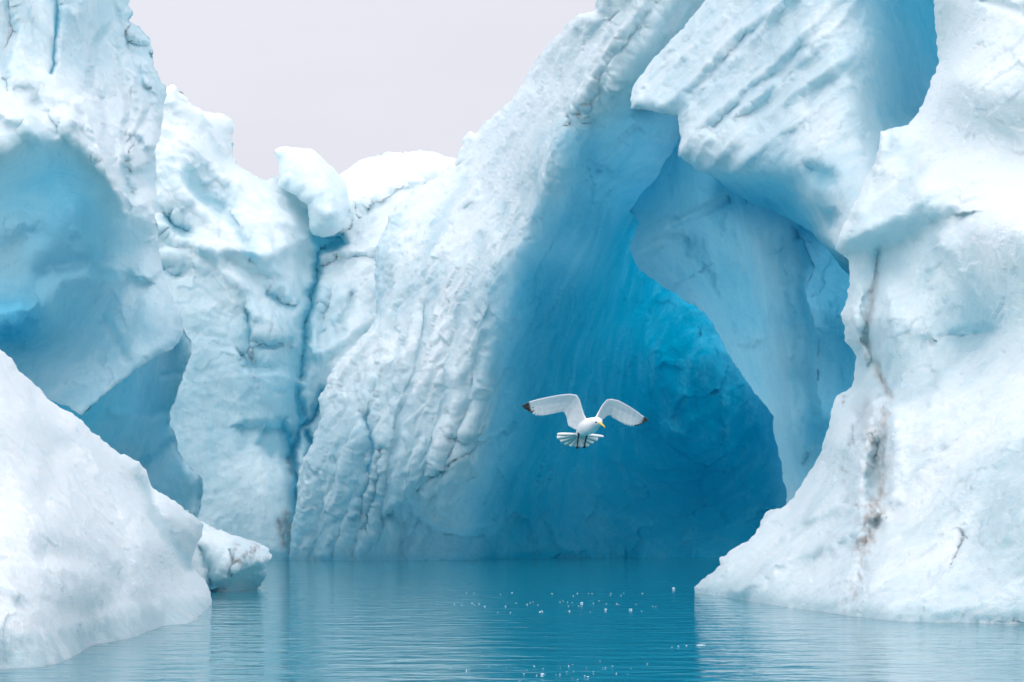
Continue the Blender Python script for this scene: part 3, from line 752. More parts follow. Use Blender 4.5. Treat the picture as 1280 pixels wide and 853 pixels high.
    def disp(p, m):
        k = lit.ravel()[m]; tk = topk.ravel()[m]
        s = p.copy(); s[:, 0] -= 0.32 * p[:, 2]
        s = s + 0.35 * np.stack([fbm(p * 0.8, 3, 75), fbm(p * 0.8, 3, 76), fbm(p * 0.8, 3, 77)], -1)
        a = k * 0.10 * (cups(s * np.array([1.7, 1.0, 0.5]), 71) - 0.4) + k * 0.07 * (cups(s * np.array([3.4, 2.0, 1.2]), 72) - 0.4) * (0.4 + 0.6 * tk) + k * 0.04 * ridged(s * np.array([2.6, 1.6, 0.75]), 4, 77) + k * 0.075 * flakes(s * np.array([2.6, 1.5, 0.9]), 88) + k * 0.04 * flakes(s * np.array([5.5, 3.0, 2.2]), 89)
        b = (0.06 + 0.09 * k) * fbm(s * np.array([0.8, 0.6, 0.5]), 5, 73) + k * 0.08 * ridged(s * np.array([1.5, 1.0, 0.45]), 4, 74)
        c = (1 - k) * (0.30 * (np.sqrt(cups(s * np.array([0.42, 0.3, 0.26]), 78)) - 0.5) + 0.12 * (cups(s * np.array([1.1, 0.7, 0.7]), 84) - 0.4) + 0.10 * fbm(p * np.array([0.7, 0.6, 0.5]), 3, 79) + 0.16 * flakes(s * np.array([0.75, 0.5, 0.5]), 90) + 0.03 * flakes(s * np.array([2.2, 1.4, 1.4]), 92))
        return a + b + c + 0.02 * fbm(p * 4, 3, 80)
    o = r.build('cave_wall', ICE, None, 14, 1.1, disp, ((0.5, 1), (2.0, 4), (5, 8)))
    o.parent = cave; o.location = -cave.location
build_cave_wall()

def build_curtain():
    sil = [(985, 640), (984, 622), (979, 600), (977, 580), (970, 552), (966, 530), (966, 520), (958, 508), (945, 493), (930, 472), (917, 452), (908, 436), (899, 421), (890, 404), (881, 391), (868, 380), (856, 376), (842, 366), (828, 358), (812, 347), (800, 338), (793, 328), (788, 313), (789, 300), (796, 286), (800, 279)]
    close = [(788, 264), (760, 225), (765, 170), (800, 120), (1180, 120), (1180, 660), (990, 660)]
    ctrl = [(985, 640, 57.5), (977, 560, 58), (945, 493, 59.5), (899, 421, 61), (856, 376, 62), (800, 338, 62.5), (789, 305, 62.4), (800, 279, 62.8), (785, 262, 66.2), (760, 220, 67), (780, 150, 66), (830, 200, 62.2), (840, 240, 61), (870, 230, 59), (870, 180, 58.5), (900, 150, 56), (860, 320, 60), (920, 300, 57.8), (920, 380, 58.4), (960, 430, 57.2), (945, 260, 55.5), (960, 320, 55.6), (1000, 330, 54.6), (1000, 450, 55.4), (1000, 560, 56), (1050, 400, 56.5), (1050, 550, 57), (1000, 280, 53.5), (1180, 400, 56), (1180, 660, 56), (1180, 150, 52), (990, 650, 57)]
    r = Relief((752, 1180, 112, 664), 2.0, sil, close, ctrl, 8, 2.0, 12)
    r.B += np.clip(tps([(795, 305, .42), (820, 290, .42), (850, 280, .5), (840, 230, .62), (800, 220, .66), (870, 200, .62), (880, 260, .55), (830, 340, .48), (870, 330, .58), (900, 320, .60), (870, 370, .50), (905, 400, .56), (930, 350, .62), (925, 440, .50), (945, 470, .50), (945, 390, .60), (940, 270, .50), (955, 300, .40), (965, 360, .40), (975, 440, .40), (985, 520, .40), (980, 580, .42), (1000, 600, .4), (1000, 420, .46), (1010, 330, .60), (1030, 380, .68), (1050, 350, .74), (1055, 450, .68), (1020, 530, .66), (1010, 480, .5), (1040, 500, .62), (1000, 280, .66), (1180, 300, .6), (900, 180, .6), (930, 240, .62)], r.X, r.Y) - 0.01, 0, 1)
    r.D -= 1.8
    r.stepd([(918, 240), (930, 290), (942, 340), (950, 385), (956, 430), (964, 490), (968, 525)], 0.9, 3, 40, side=1, wob=4, sc=20)
    r.stepd([(940, 258), (950, 300), (958, 330), (962, 385), (958, 420)], 0.7, 3, 20, side=1, wob=4, sc=16)
    r.stepd([(998, 300), (1010, 330), (1000, 360), (1012, 420), (1014, 480), (1020, 520), (1008, 560)], 0.9, 4, 34, side=-1, wob=4, sc=18)
    r.ridge([(840, 280), (870, 268), (905, 250)], 6, 0.35, wob=4)
    r.ridge([(800, 316), (830, 302), (852, 300)], 6, 0.2, wob=4)
    r.stepd([(838, 366), (860, 350), (880, 380)], 0.3, 4, 20, side=1, wob=5)
    r.groove([(880, 300), (905, 350), (930, 420)], 12, 0.25, 8, 30)
    r.ridge([(850, 310), (890, 370), (920, 430)], 14, 0.3, wob=8, sc=26)
    r.ridge([(968, 300), (976, 360), (982, 440), (990, 540)], 11, 0.45, wob=6, sc=22)
    def disp(p, m):
        s = p + 0.3 * np.stack([fbm(p, 2, 85), fbm(p, 2, 86), fbm(p, 2, 87)], -1)
        return 0.10 * fbm(s * np.array([0.8, 0.8, 0.45]), 4, 81) + 0.06 * ridged(s * np.array([1.4, 1.0, 0.5]), 3, 82) + 0.015 * fbm(p * 4, 3, 83) + 0.09 * flakes(s * np.array([1.0, 0.7, 0.55]), 86) + 0.02 * flakes(s * np.array([3.0, 2, 2.0]), 87)
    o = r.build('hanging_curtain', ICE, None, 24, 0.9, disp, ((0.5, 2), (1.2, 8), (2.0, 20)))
    o.parent = cave; o.location = -cave.location
build_curtain()

def build_arch():
    sil = [(940, -150), (900, -60), (888, -6), (868, 18), (848, 42), (828, 62), (815, 76), (803, 92), (792, 105), (790, 120), (788, 137), (800, 137), (818, 139), (832, 143), (847, 145), (850, 162), (850, 180), (847, 194), (856, 200), (866, 208), (872, 213), (884, 216), (895, 222), (906, 233), (917, 240),
           (938, 254), (960, 262), (986, 274), (1013, 290), (1030, 306), (1044, 324), (1062, 345), (1078, 380), (1085, 440)]
    close = [(1100, 560), (1230, 560), (1230, -150)]
    ctrl = [(960, -330, 54), (890, -20, 52.6), (792, 104, 53.2), (788, 136, 52.6), (820, 120, 52), (847, 145, 51.2), (850, 190, 50.6), (895, 222, 50), (917, 240, 50.6), (960, 262, 50.2), (1013, 290, 47.8), (1062, 345, 45), (990, 236, 46.4), (1008, 254, 45.2), (1040, 313, 42.6), (940, 230, 48.2),
            (950, 150, 48.4), (900, 150, 49.4), (1000, 100, 47.4), (900, 50, 50.8), (1050, 200, 43.8), (1060, 80, 46), (1080, 250, 41.6), (1120, 60, 47.6), (1165, 60, 49.5), (1165, 0, 50), (1135, 140, 47), (1085, 160, 44.6), (1150, -100, 49.5), (1000, -100, 48.6), (1300, -300, 50), (1300, 200, 47), (1300, 500, 46), (1120, 350, 43), (1100, 500, 45), (1560, 0, 46), (1560, 500, 42), (1000, -320, 53)]
    r = Relief((784, 1240, -160, 560), 1.7, sil, close, ctrl, 9, 1.6, 10)
    X, Y = r.X, r.Y
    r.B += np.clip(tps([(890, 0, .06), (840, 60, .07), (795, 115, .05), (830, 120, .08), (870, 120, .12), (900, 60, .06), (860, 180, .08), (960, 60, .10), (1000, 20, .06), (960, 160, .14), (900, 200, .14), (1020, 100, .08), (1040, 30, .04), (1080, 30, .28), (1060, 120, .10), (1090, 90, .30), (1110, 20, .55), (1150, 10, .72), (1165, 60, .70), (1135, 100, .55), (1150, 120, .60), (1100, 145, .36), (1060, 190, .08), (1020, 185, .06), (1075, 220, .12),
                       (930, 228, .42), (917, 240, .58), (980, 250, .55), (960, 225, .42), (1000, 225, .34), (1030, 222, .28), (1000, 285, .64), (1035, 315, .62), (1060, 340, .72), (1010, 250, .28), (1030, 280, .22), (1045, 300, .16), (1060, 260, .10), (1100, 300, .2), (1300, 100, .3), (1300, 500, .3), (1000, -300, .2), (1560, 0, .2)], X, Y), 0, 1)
    for ln, wd, am in (([(900, -30), (887, 8), (848, 46), (808, 92), (795, 110), (790, 136)], 8, .40), ([(930, -10), (911, 12), (879, 44), (840, 88), (820, 126)], 8, .34), ([(990, -10), (967, 12), (919, 44), (879, 86), (848, 118), (826, 136)], 9, .42), ([(880, 110), (860, 140), (850, 150)], 7, .2),
                       ([(1060, -20), (1031, 16), (979, 68), (927, 116), (879, 155), (850, 190)], 10, .46), ([(960, 110), (920, 146), (880, 180), (866, 205)], 7, .22), ([(1060, 70), (1036, 88), (999, 112), (959, 147), (911, 179), (884, 212)], 11, .44), ([(1000, 140), (960, 175), (925, 205), (905, 228)], 8, .26), ([(1060, 140), (1039, 158), (1012, 190), (985, 215)], 13, .42), ([(870, 30), (838, 66), (806, 108)], 5, .14), ([(1000, -20), (940, 50), (896, 92), (858, 128)], 6, .2), ([(1090, -30), (1050, 30), (1005, 68), (962, 110), (925, 140)], 8, .26), ([(1020, 60), (985, 92), (940, 128), (900, 166)], 6, .2), ([(1062, 108), (1030, 128), (985, 160), (945, 192), (920, 218)], 8, .26)):
        r.ridge(ln, wd * 1.25, am * 0.85, wob=5, sc=30, pw=1.45)
    for ln, wd, am in (([(950, 30), (905, 78), (865, 120)], 7, .2), ([(1005, 60), (950, 110), (890, 160)], 8, .2), ([(1000, 82), (975, 100)], 9, .2), ([(1040, 100), (1010, 130)], 10, .25), ([(920, 140), (895, 165)], 8, .2)):
        r.groove(ln, wd, am, 7, 22, blue=.12)
    # hollow under the lit knob and the torn underside of the lip
    r.hollow([(998, 200), (1020, 196), (1050, 206), (1058, 222), (1050, 240), (1022, 240), (1002, 222)], 0.4, 22, blue=.2)
    r.stepd([(895, 222), (912, 222), (930, 226), (955, 222), (988, 236), (1000, 250), (1009, 262), (1014, 276), (1026, 296), (1042, 315), (1062, 345)], 1.6, 4, 60, side=1, wob=5, sc=14, blue=.1)
    for k in range(9):
        y = 236 + k * 9; x = 918 + k * 13
        r.ridge([(x - 10, y - 8), (x + 18, y + 4), (x + 44, y + 22)], 3.2, 0.09, wob=5, sc=12)
    r.hollow([(1020, 258), (1046, 255), (1056, 270), (1050, 290), (1034, 292)], 0.6, 12, blue=.2)
    # the deep blue slot behind the front pillar
    r.groove([(1170, -140), (1172, 0), (1176, 80), (1150, 132), (1110, 166)], 40, 0.5, 4, 20)
    def disp(p, m):
        s = p + 0.3 * np.stack([fbm(p, 2, 95), fbm(p, 2, 96), fbm(p, 2, 97)], -1)
        return 0.08 * fbm(s * 0.9, 5, 91) + 0.05 * ridged(s * np.array([1.2, 1.2, 1.2]), 3, 92) + 0.04 * (cups(s * 1.8, 93) - 0.4) + 0.02 * fbm(p * 5, 3, 94) + 0.03 * flakes(s * 2.6, 98)
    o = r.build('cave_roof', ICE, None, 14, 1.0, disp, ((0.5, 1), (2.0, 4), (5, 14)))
    o.parent = cave; o.location = -cave.location
build_arch()

# ------------------------------------------------------------------ 5. great pillar on the right
def build_pillar():
    sil = [(1160, -150), (1168, -120), (1167, 0), (1170, 40), (1173, 77), (1171, 88), (1167, 95), (1160, 114), (1153, 131), (1145, 146), (1135, 155), (1118, 160), (1101, 165), (1099, 180), (1096, 198), (1088, 214), (1080, 228), (1071, 250), (1060, 272), (1050, 294), (1043, 312),
           (1050, 318), (1060, 322), (1063, 336), (1062, 352), (1060, 370), (1056, 382), (1051, 392), (1053, 402), (1056, 408), (1055, 424), (1064, 436), (1071, 444), (1068, 462), (1065, 484), (1056, 489), (1047, 494), (1041, 507), (1036, 530), (1031, 548), (1028, 562), (1022, 574), (1010, 592), (999, 611), (992, 622), (985, 630), (976, 636),
           (962, 637), (955, 642), (951, 654), (947, 665), (938, 674), (926, 681), (912, 690), (899, 699), (900, 706), (895, 712), (884, 720), (874, 728), (869, 734), (869, 743)]
    close = [(880, 765), (908, 775), (958, 790), (1060, 800), (1140, 815), (1560, 830), (2050, 850), (2050, -150)]
    ctrl = [(870, 742, 35.7), (908, 747, 34), (958, 756, 31.2), (1000, 762, 29.6), (1060, 770, 27.7), (1110, 776, 26.4), (1200, 780, 25.7), (1280, 781, 25.5), (1560, 785, 24.5), (2050, 790, 23.9), (2050, 300, 28), (2050, 600, 25), (2050, -150, 34), (1560, 830, 24.2), (1280, 825, 25.2), (1060, 800, 27.4), (908, 775, 33.6),
            (1167, 0, 40), (1173, 77, 40), (1135, 156, 39.2), (1101, 165, 38.8), (1081, 227, 38.6), (1044, 314, 38.2), (1168, -120, 40.5), (1060, 370, 37), (1053, 395, 37), (1071, 443, 36.8), (1066, 484, 36.5), (1040, 507, 36.6), (1022, 573, 36.4), (985, 629, 36.4), (947, 665, 36.4), (899, 699, 36.2), (870, 731, 36),
            (1100, 600, 31.6), (1100, 500, 33.6), (1100, 400, 34.8), (1110, 330, 35.6), (1080, 285, 36.6), (1150, 230, 35.8), (1200, 100, 36.6), (1280, 0, 36.6), (1280, 200, 35), (1280, 285, 32), (1200, 330, 33.6), (1200, 420, 33), (1280, 420, 31.2), (1200, 600, 29), (1280, 600, 27.6), (1280, 700, 26.2), (1150, 700, 27.8), (1050, 700, 30), (980, 710, 32.6), (1030, 640, 33.2), (1050, 560, 34.4), (1560, 300, 31), (1560, 600, 27), (1200, -330, 41), (1560, -330, 39)]
    r = Relief((862, 2050, -160, 860), 1.8, sil, close, ctrl, 10, 1.8, 10)
    X, Y = r.X, r.Y
    r.B += np.clip(tps([(1170, 40, .02), (1220, 60, .03), (1280, 100, .03), (1120, 180, .06), (1090, 230, .08), (1150, 230, .10), (1060, 300, .14), (1100, 290, .22), (1150, 270, .24), (1180, 262, .10), (1230, 250, .04), (1110, 330, .28), (1080, 340, .24), (1160, 320, .22), (1220, 310, .06), (1280, 300, .05), (1060, 400, .05), (1090, 400, .16), (1130, 400, .12), (1180, 380, .20), (1215, 410, .38), (1240, 400, .34), (1190, 440, .28), (1170, 450, .22), (1260, 440, .12), (1140, 480, .24), (1150, 500, .18), (1080, 470, .24),
                       (1040, 540, .12), (1000, 640, .14), (1090, 560, .06), (950, 690, .16), (880, 735, .2), (1000, 700, .12), (1060, 650, .18), (1150, 600, .10), (1200, 520, .08), (1280, 520, .10), (1250, 600, .20), (1280, 620, .20), (1200, 680, .12), (1100, 740, .14), (1200, 760, .16), (1270, 770, .18), (960, 740, .2), (1560, 300, .1), (1560, 700, .15), (1200, -300, .05)], X, Y), 0, 1) - 0.06
    # brow and the face beneath it
    r.stepd([(1042, 314), (1062, 312), (1080, 306), (1110, 300), (1140, 288), (1168, 274), (1190, 270)], 0.75, 9, 44, side=1, endw=30, wob=4, sc=26)
    r.ridge([(1050, 302), (1085, 285), (1120, 262), (1150, 240)], 16, 0.5, wob=5, sc=26)
    r.groove([(1130, 192), (1140, 215), (1128, 240)], 16, 0.35, 7, 26, blue=.1)
    r.ridge([(1104, 168), (1100, 195), (1084, 232), (1072, 262)], 10, 0.35, wob=4)
    r.stepd([(1180, 300), (1210, 280), (1245, 264), (1290, 252), (1400, 248)], -0.7, 12, 60, side=1, wob=5, sc=30)
    # crack of silt from the brow down to a dark notch
    crack = [(1099, 312), (1097, 340), (1093, 358), (1087, 385), (1084, 405), (1084, 425), (1090, 445), (1098, 465), (1106, 482), (1115, 498)]
    r.groove(crack, 4, 0.16, 2, 14)
    r.groove(crack, 13, 0.28, 4, 24)
    r.ridge([(1074, 360), (1068, 395), (1074, 425), (1082, 445)], 9, 0.4, wob=4, sc=14)
    r.ridge([(1108, 360), (1116, 400), (1112, 440)], 14, 0.25, wob=5, sc=20)
    r.stepd([(1096, 360), (1108, 350), (1122, 366), (1142, 372), (1158, 370), (1166, 400), (1166, 440)], 0.2, 6, 40, side=-1, wob=6, sc=14)
    r.stain(crack, 5, 0.65, 10, 3, -0.9)
    r.stain(crack[1:3], 3, 0.8, 6, 2, -0.8)
    r.stain([(1084, 425), (1083, 440), (1090, 452), (1098, 468)], 6, 0.55, 8, 4, -0.5)
    r.stain(crack[-3:], 4, 0.95, 5, 2, -0.8)
    r.stain([(1053, 494), (1057, 498), (1055, 506)], 2.8, 1.0, 4, 2, -0.35)
    r.stain([(1072, 520), (1066, 545), (1058, 575), (1052, 600)], 4.5, 0.75, 5, 5, 0.0)
    # buttresses under the crack and the silty gully between them
    r.ridge([(1088, 505), (1082, 545), (1076, 590), (1074, 628)], 13, 0.55, wob=5, sc=22)
    r.ridge([(1118, 510), (1120, 560), (1116, 620)], 14, 0.35, wob=6, sc=26)
    r.groove([(1100, 556), (1096, 585), (1090, 612), (1088, 634)], 9, 0.35, 4, 16, blue=.12)
    r.stepd([(1062, 632), (1078, 634), (1092, 630), (1102, 640)], 0.3, 3, 18, side=-1, wob=4, sc=10)
    r.ridge([(1092, 640), (1070, 658), (1040, 676), (1000, 690), (960, 712), (920, 738)], 14, 0.55, wob=5, sc=24)
    r.groove([(1096, 660), (1085, 690), (1072, 730), (1064, 752)], 11, 0.3, 5, 24)
    r.groove([(1040, 650), (1000, 668), (960, 694), (905, 728)], 10, 0.35, 6, 22, blue=.06)
    r.stain([(1100, 560), (1100, 600), (1098, 640)], 6, 0.6, 6, 4, -0.1)
    r.stain([(1098, 628), (1096, 650), (1084, 672), (1076, 690)], 9, 1.0, 7, 4, -0.6)
    r.stain([(1088, 640), (1080, 655), (1076, 672)], 8, 0.75, 7, 4, -0.2)
    r.stain([(1085, 510), (1095, 545), (1098, 580)], 20, 0.42, 14, 4, -0.6)
    r.stain([(1108, 520), (1104, 570), (1100, 620)], 6, 0.75, 8, 3, -0.5)
    r.stain([(1076, 690), (1066, 725), (1056, 752), (1060, 764)], 10, 0.35, 6, 5, -0.2)
    r.stain([(1094, 665), (1084, 700), (1066, 748)], 6, 0.7, 6, 4, -0.2)
    r.stain([(1106, 500), (1104, 540), (1100, 580), (1102, 620)], 9, 0.6, 7, 4, -0.2)
    r.stain([(1085, 545), (1078, 600), (1076, 628)], 5, 0.4, 7, 4, -0.2)
    r.stain([(1070, 632), (1085, 634), (1098, 632)], 4, 0.8, 5, 3, -0.3)
    r.stain([(1092, 640), (1060, 668), (1030, 690)], 12, 0.22, 9, 4, -0.3)
    r.stain([(1080, 430), (1090, 452)], 10, 0.45, 5, 4, -0.2)
    # hollow and facet edges of the right face
    r.hollow([(1160, 416), (1190, 404), (1230, 398), (1256, 408), (1250, 426), (1226, 436), (1196, 440), (1170, 428)], 0.35, 26, blue=.06)
    r.stepd([(1150, 520), (1160, 500), (1168, 480), (1164, 430)], 0.35, 5, 30, side=-1, wob=5, sc=20)
    r.stepd([(1300, 556), (1268, 568), (1240, 586), (1228, 612), (1216, 640), (1203, 672)], 0.2, 6, 60, side=-1, endw=50, wob=5, sc=36, blue=.08)
    r.stepd([(1210, 680), (1225, 690), (1216, 720), (1208, 760)], 0.12, 5, 30, side=-1, wob=5, sc=16)
    r.groove([(1188, 512), (1178, 540), (1176, 560)], 7, 0.08, 4, 24)
    r.groove([(1290, 20), (1250, 6), (1232, 0)], 6, 0.3, 4, 20)
    r.stepd([(880, 738), (930, 748), (1000, 758), (1080, 766), (1128, 774), (1150, 762), (1180, 776), (1300, 780)], 0.12, 5, 30, side=1, wob=3, sc=14)
    low = sstep(330, 560, Y)
    def disp(p, m):
        k = low.ravel()[m]
        s = p + 0.25 * np.stack([fbm(p * 1.1, 3, 105), fbm(p * 1.1, 3, 106), fbm(p * 1.1, 3, 107)], -1)
        return 0.13 * fbm(s * np.array([0.9, 0.9, 0.7]), 5, 101) + (0.01 + 0.04 * k) * ridged(s * np.array([1.5, 1.5, 0.8]), 4, 102) + (0.01 + 0.03 * k) * (cups(s * np.array([2.0, 2.0, 1.2]), 103) - 0.4) + 0.02 * fbm(p * 5, 3, 104) + 0.05 * flakes(s * np.array([1.3, 1.2, 0.9]), 108) + 0.025 * flakes(s * np.array([4, 4, 3]), 109)
    o = r.build('ice_pillar', ICE, None, 15, 1.0, disp, ((0.4, 1), (1.6, 5), (8, 18)))
    tag(o, 'massive white ice pillar with a brown silt streak, standing at the right of the cave mouth', 'iceberg')
build_pillar()

# ------------------------------------------------------------------ the gull
def build_gull():
    K = 18.0 / F / 7.111
    O = P3(np.array(640 + 690 / 7.111), np.array(480 + 400 / 7.111), 18.0)
    def g(cx, cy, y=0.0): return Vector(((cx - 690) * K, y, (400 - cy) * K))
    root = thing('gull', 'white gull with dark wing tips hovering in front of the cave mouth', 'bird', tuple(O))
    white = flat_mat('plumage', (0.90, 0.88, 0.87), 0.75, 0.06, 60, 0.2)
    # plumage with dark tips: tip zone is an attribute of the mesh
    m, t, b = new_mat('wing_plumage')
    at = t.nodes.new('ShaderNodeAttribute'); at.attribute_name = 'dark'
    cr = t.nodes.new('ShaderNodeValToRGB'); e = cr.color_ramp.elements
    e[0].position = 0.0; e[0].color = (0.90, 0.86, 0.86, 1); e[1].position = 1.0; e[1].color = (0.085, 0.060, 0.052, 1)
    k = e.new(0.45); k.color = (0.50, 0.51, 0.54, 1)
    t.links.new(at.outputs['Fac'], cr.inputs[0]); t.links.new(cr.outputs[0], b.inputs['Base Color'])
    b.inputs['Roughness'].default_value = 0.75
    b.inputs['Subsurface Weight'].default_value = 0.25; b.inputs['Subsurface Radius'].default_value = (1, 1, 1); b.inputs['Subsurface Scale'].default_value = 0.012
    dark = flat_mat('dark_feather', (0.06, 0.05, 0.05), 0.7, 0.2, 60)
    yellow = flat_mat('beak_horn', (0.75, 0.55, 0.10), 0.4, 0.1, 60)
    black = flat_mat('eye_black', (0.012, 0.012, 0.012), 0.15, 0.1, 60)
    legm = flat_mat('leg_skin', (0.025, 0.022, 0.022), 0.6, 0.2, 60)
    bm = bmesh.new()
    def loft(rings, close=True):
        vs = [[bm.verts.new(p) for p in r] for r in rings]
        for a, c in zip(vs[:-1], vs[1:]):
            n = len(a)
            for i in range(n):
                bm.faces.new((a[i], a[(i + 1) % n], c[(i + 1) % n], c[i]))
        bm.faces.new(vs[0][::-1]); bm.faces.new(vs[-1])
    # trunk, neck and head: tail base, vent, belly, breast, neck, head, forehead
    sp = [(g(585, 452, .155), .010), (g(600, 440, .135), .026), (g(625, 415, .095), .046), (g(655, 392, .05), .060), (g(688, 376, .0), .064), (g(715, 362, -.035), .056), (g(738, 350, -.065), .045), (g(752, 344, -.088), .041), (g(766, 347, -.108), .034), (g(776, 352, -.124), .022), (g(780, 356, -.132), .010)]
    rings = []
    for i, (c, r) in enumerate(sp):
        tg = (sp[min(i + 1, len(sp) - 1)][0] - sp[max(i - 1, 0)][0]).normalized()
        u = tg.cross(Vector((0, 0, 1))).normalized(); v = u.cross(tg)
        rings.append([c + u * r * 1.04 * math.cos(a) + v * r * math.sin(a) for a in np.linspace(0, 2 * PI, 20, endpoint=False)])
    loft(rings)
    LW = [((668, 320, -.02), (590, 410, .055), .016), ((645, 280, -.02), (552, 398, .07), .013), ((625, 220, -.025), (502, 368, .075), .011), ((606, 150, -.035), (486, 292, .07), .0095), ((578, 100, -.045), (466, 250, .06), .009), ((520, 89, -.045), (438, 246, .055), .008),
          ((430, 96, -.035), (368, 265, .05), .007), ((330, 112, -.02), (282, 280, .05), .0062), ((230, 134, .0), (218, 272, .05), .0056), ((160, 152, .02), (176, 244, .055), .005), ((110, 178, .035), (145, 226, .055), .0045), ((86, 192, .045), (104, 206, .05), .004)]
    RW = [((722, 322, -.02), (770, 352, .05), .016), ((748, 292, -.02), (796, 326, .065), .013), ((768, 250, -.025), (818, 306, .075), .011), ((800, 190, -.03), (848, 280, .075), .0095), ((840, 142, -.04), (878, 276, .065), .009), ((882, 133, -.04), (908, 304, .06), .008), ((950, 148, -.03), (952, 330, .055), .007),
          ((1020, 184, -.015), (1008, 354, .055), .0062), ((1090, 226, .0), (1058, 368, .055), .0056), ((1150, 270, .02), (1108, 362, .055), .005), ((1196, 300, .035), (1160, 344, .055), .0045), ((1216, 318, .045), (1200, 332, .05), .004)]
    for W in (LW, RW):
        rings = []
        for (l, tr, th) in W:
            a, c = g(*l), g(*tr)
            ch = c - a
            nrm = ch.cross(Vector((0, 1, 0)));
            nrm = Vector((0, -1, 0.0)) - ch.normalized() * ch.normalized().dot(Vector((0, -1, 0)))
            nrm.normalize()
            ring = []
            for f_, s_ in ((0, 0), (.06, .75), (.2, 1), (.45, .8), (.75, .45), (1, .28), (1, -.28), (.75, -.2), (.45, .1), (.2, -.35), (.06, -.6)):
                camber = 0.07 * ch.length * math.sin(PI * f_)
                ring.append(a + ch * f_ + nrm * (s_ * th - camber))
            rings.append(ring)
        loft(rings)
    bmesh.ops.recalc_face_normals(bm, faces=bm.faces)
    me = bpy.data.meshes.new('body'); bm.to_mesh(me); bm.free()
    tmp = bpy.data.objects.new('body', me); COL.objects.link(tmp)
    md = tmp.modifiers.new('r', 'REMESH'); md.mode = 'VOXEL'; md.voxel_size = 0.0032
    ms = tmp.modifiers.new('s', 'SMOOTH'); ms.iterations = 3; ms.factor = 0.5
    dg = bpy.context.evaluated_depsgraph_get()
    me2 = bpy.data.meshes.new_from_object(tmp.evaluated_get(dg))
    tmp.modifiers.clear(); tmp.data = me2; me2.name = 'body'
    me2.materials.clear(); me2.materials.append(m)
    n = len(me2.vertices); co = np.zeros(n * 3, np.float32); me2.vertices.foreach_get('co', co); co = co.reshape(-1, 3)
    cx = co[:, 0] / K + 690; cy = 400 - co[:, 2] / K
    dk = sstep(172, 150, cx - 0.25 * (cy - 200)) + sstep(1150, 1178, cx + 0.35 * (cy - 320)) + 0.07 * sstep(20, 60, np.abs(cx - 690)) * sstep(330, 250, cy)
    rough = fbm(np.stack([cx / 30, cy / 30, 0 * cx], -1).astype(float), 3, 3)
    bars = (0.5 + 0.5 * np.sin(cx / 8.5 + 0.02 * cy)) * sstep(180, 250, cy) * sstep(345, 300, cy) * (np.abs(cx - 690) > 150)
    dk = np.clip(dk + 0.12 * rough * (cy < 330) + 0.09 * bars, 0, 1)
    at = me2.attributes.new('dark', 'FLOAT', 'POINT'); at.data.foreach_set('value', dk.astype(np.float32))
    me2.polygons.foreach_set('use_smooth', np.ones(len(me2.polygons), bool))
    tmp.parent = root

    def blade(name, a, c, wd, mat, th=0.0016, yoff=0.0, tipw=0.55):
        """one feather: a slim vane with a raised shaft, rounded at the tip"""
        a = Vector(a); c = Vector(c)
        ax = (c - a); side = ax.cross(Vector((0, 1, 0))).normalized()
        up = side.cross(ax.normalized())
        prof = ((0, .35), (.25, .8), (.6, 1), (.85, .9), (.96, tipw), (1.0, .15))
        V, Qs = [], []
        for f_, wv in prof:
            p = a + ax * f_
            V += [p - side * wd * wv, p + up * th, p + side * wd * wv, p - up * th]
        for i in range(len(prof) - 1):
            for j in range(4):
                Qs.append((i * 4 + j, i * 4 + (j + 1) % 4, i * 4 + 4 + (j + 1) % 4, i * 4 + 4 + j))
        Qs.append((0, 1, 2, 3)); kx = (len(prof) - 1) * 4; Qs.append((kx + 3, kx + 2, kx + 1, kx))
        return link_mesh(name, np.array([tuple(v) for v in V]), np.array(Qs), mat, root)
    # tail fan
    for i, (tx, ty) in enumerate(((404, 440), (402, 470), (432, 500), (468, 526), (520, 545), (580, 553), (640, 552), (690, 545), (732, 518), (772, 492), (826, 462))):
        bx = 585 + (i - 5) * 5
        blade('tail_feather', g(bx + 10, 442, .135 + .002 * i), g(tx, ty, .20 + .003 * (i % 2)), (.014 if i in (0, 10) else .021 if i in (1, 9) else .029), white, .0010, tipw=.75)
    # flight feathers: dark primaries at both tips, pale secondaries behind
    for (sx, sy), (tx, ty), mt in (((190, 190), (92, 200), dark), ((195, 200), (104, 212), dark), ((200, 205), (120, 222), dark), ((205, 212), (140, 236), dark), ((215, 222), (162, 250), dark), ((228, 232), (186, 266), white), ((245, 236), (212, 280), white), ((265, 238), (240, 284), white)):
        blade('wing_feather', g(sx, sy, .046), g(tx, ty, .064), .010, mt, .0012)
    for (sx, sy), (tx, ty), mt in (((1110, 270), (1218, 322), dark), ((1105, 285), (1204, 334), dark), ((1100, 295), (1180, 346), dark), ((1092, 305), (1156, 358), dark), ((1080, 310), (1132, 368), dark), ((1070, 315), (1108, 372), dark), ((1060, 318), (1086, 376), white), ((1040, 315), (1060, 376), white), ((1020, 310), (1034, 370), white)):
        blade('wing_feather', g(sx, sy, .048), g(tx, ty, .066), .009, mt, .0012)
    for i in range(9):
        f_ = i / 8
        blade('wing_feather', g(300 + 160 * f_, 215 - 15 * f_, .045), g(268 + 172 * f_, 283 - 38 * f_, .06), .013, white, .0012)
        blade('wing_feather', g(1000 - 95 * f_, 290 - 40 * f_, .048), g(1012 - 108 * f_, 362 - 62 * f_, .062), .013, white, .0012)
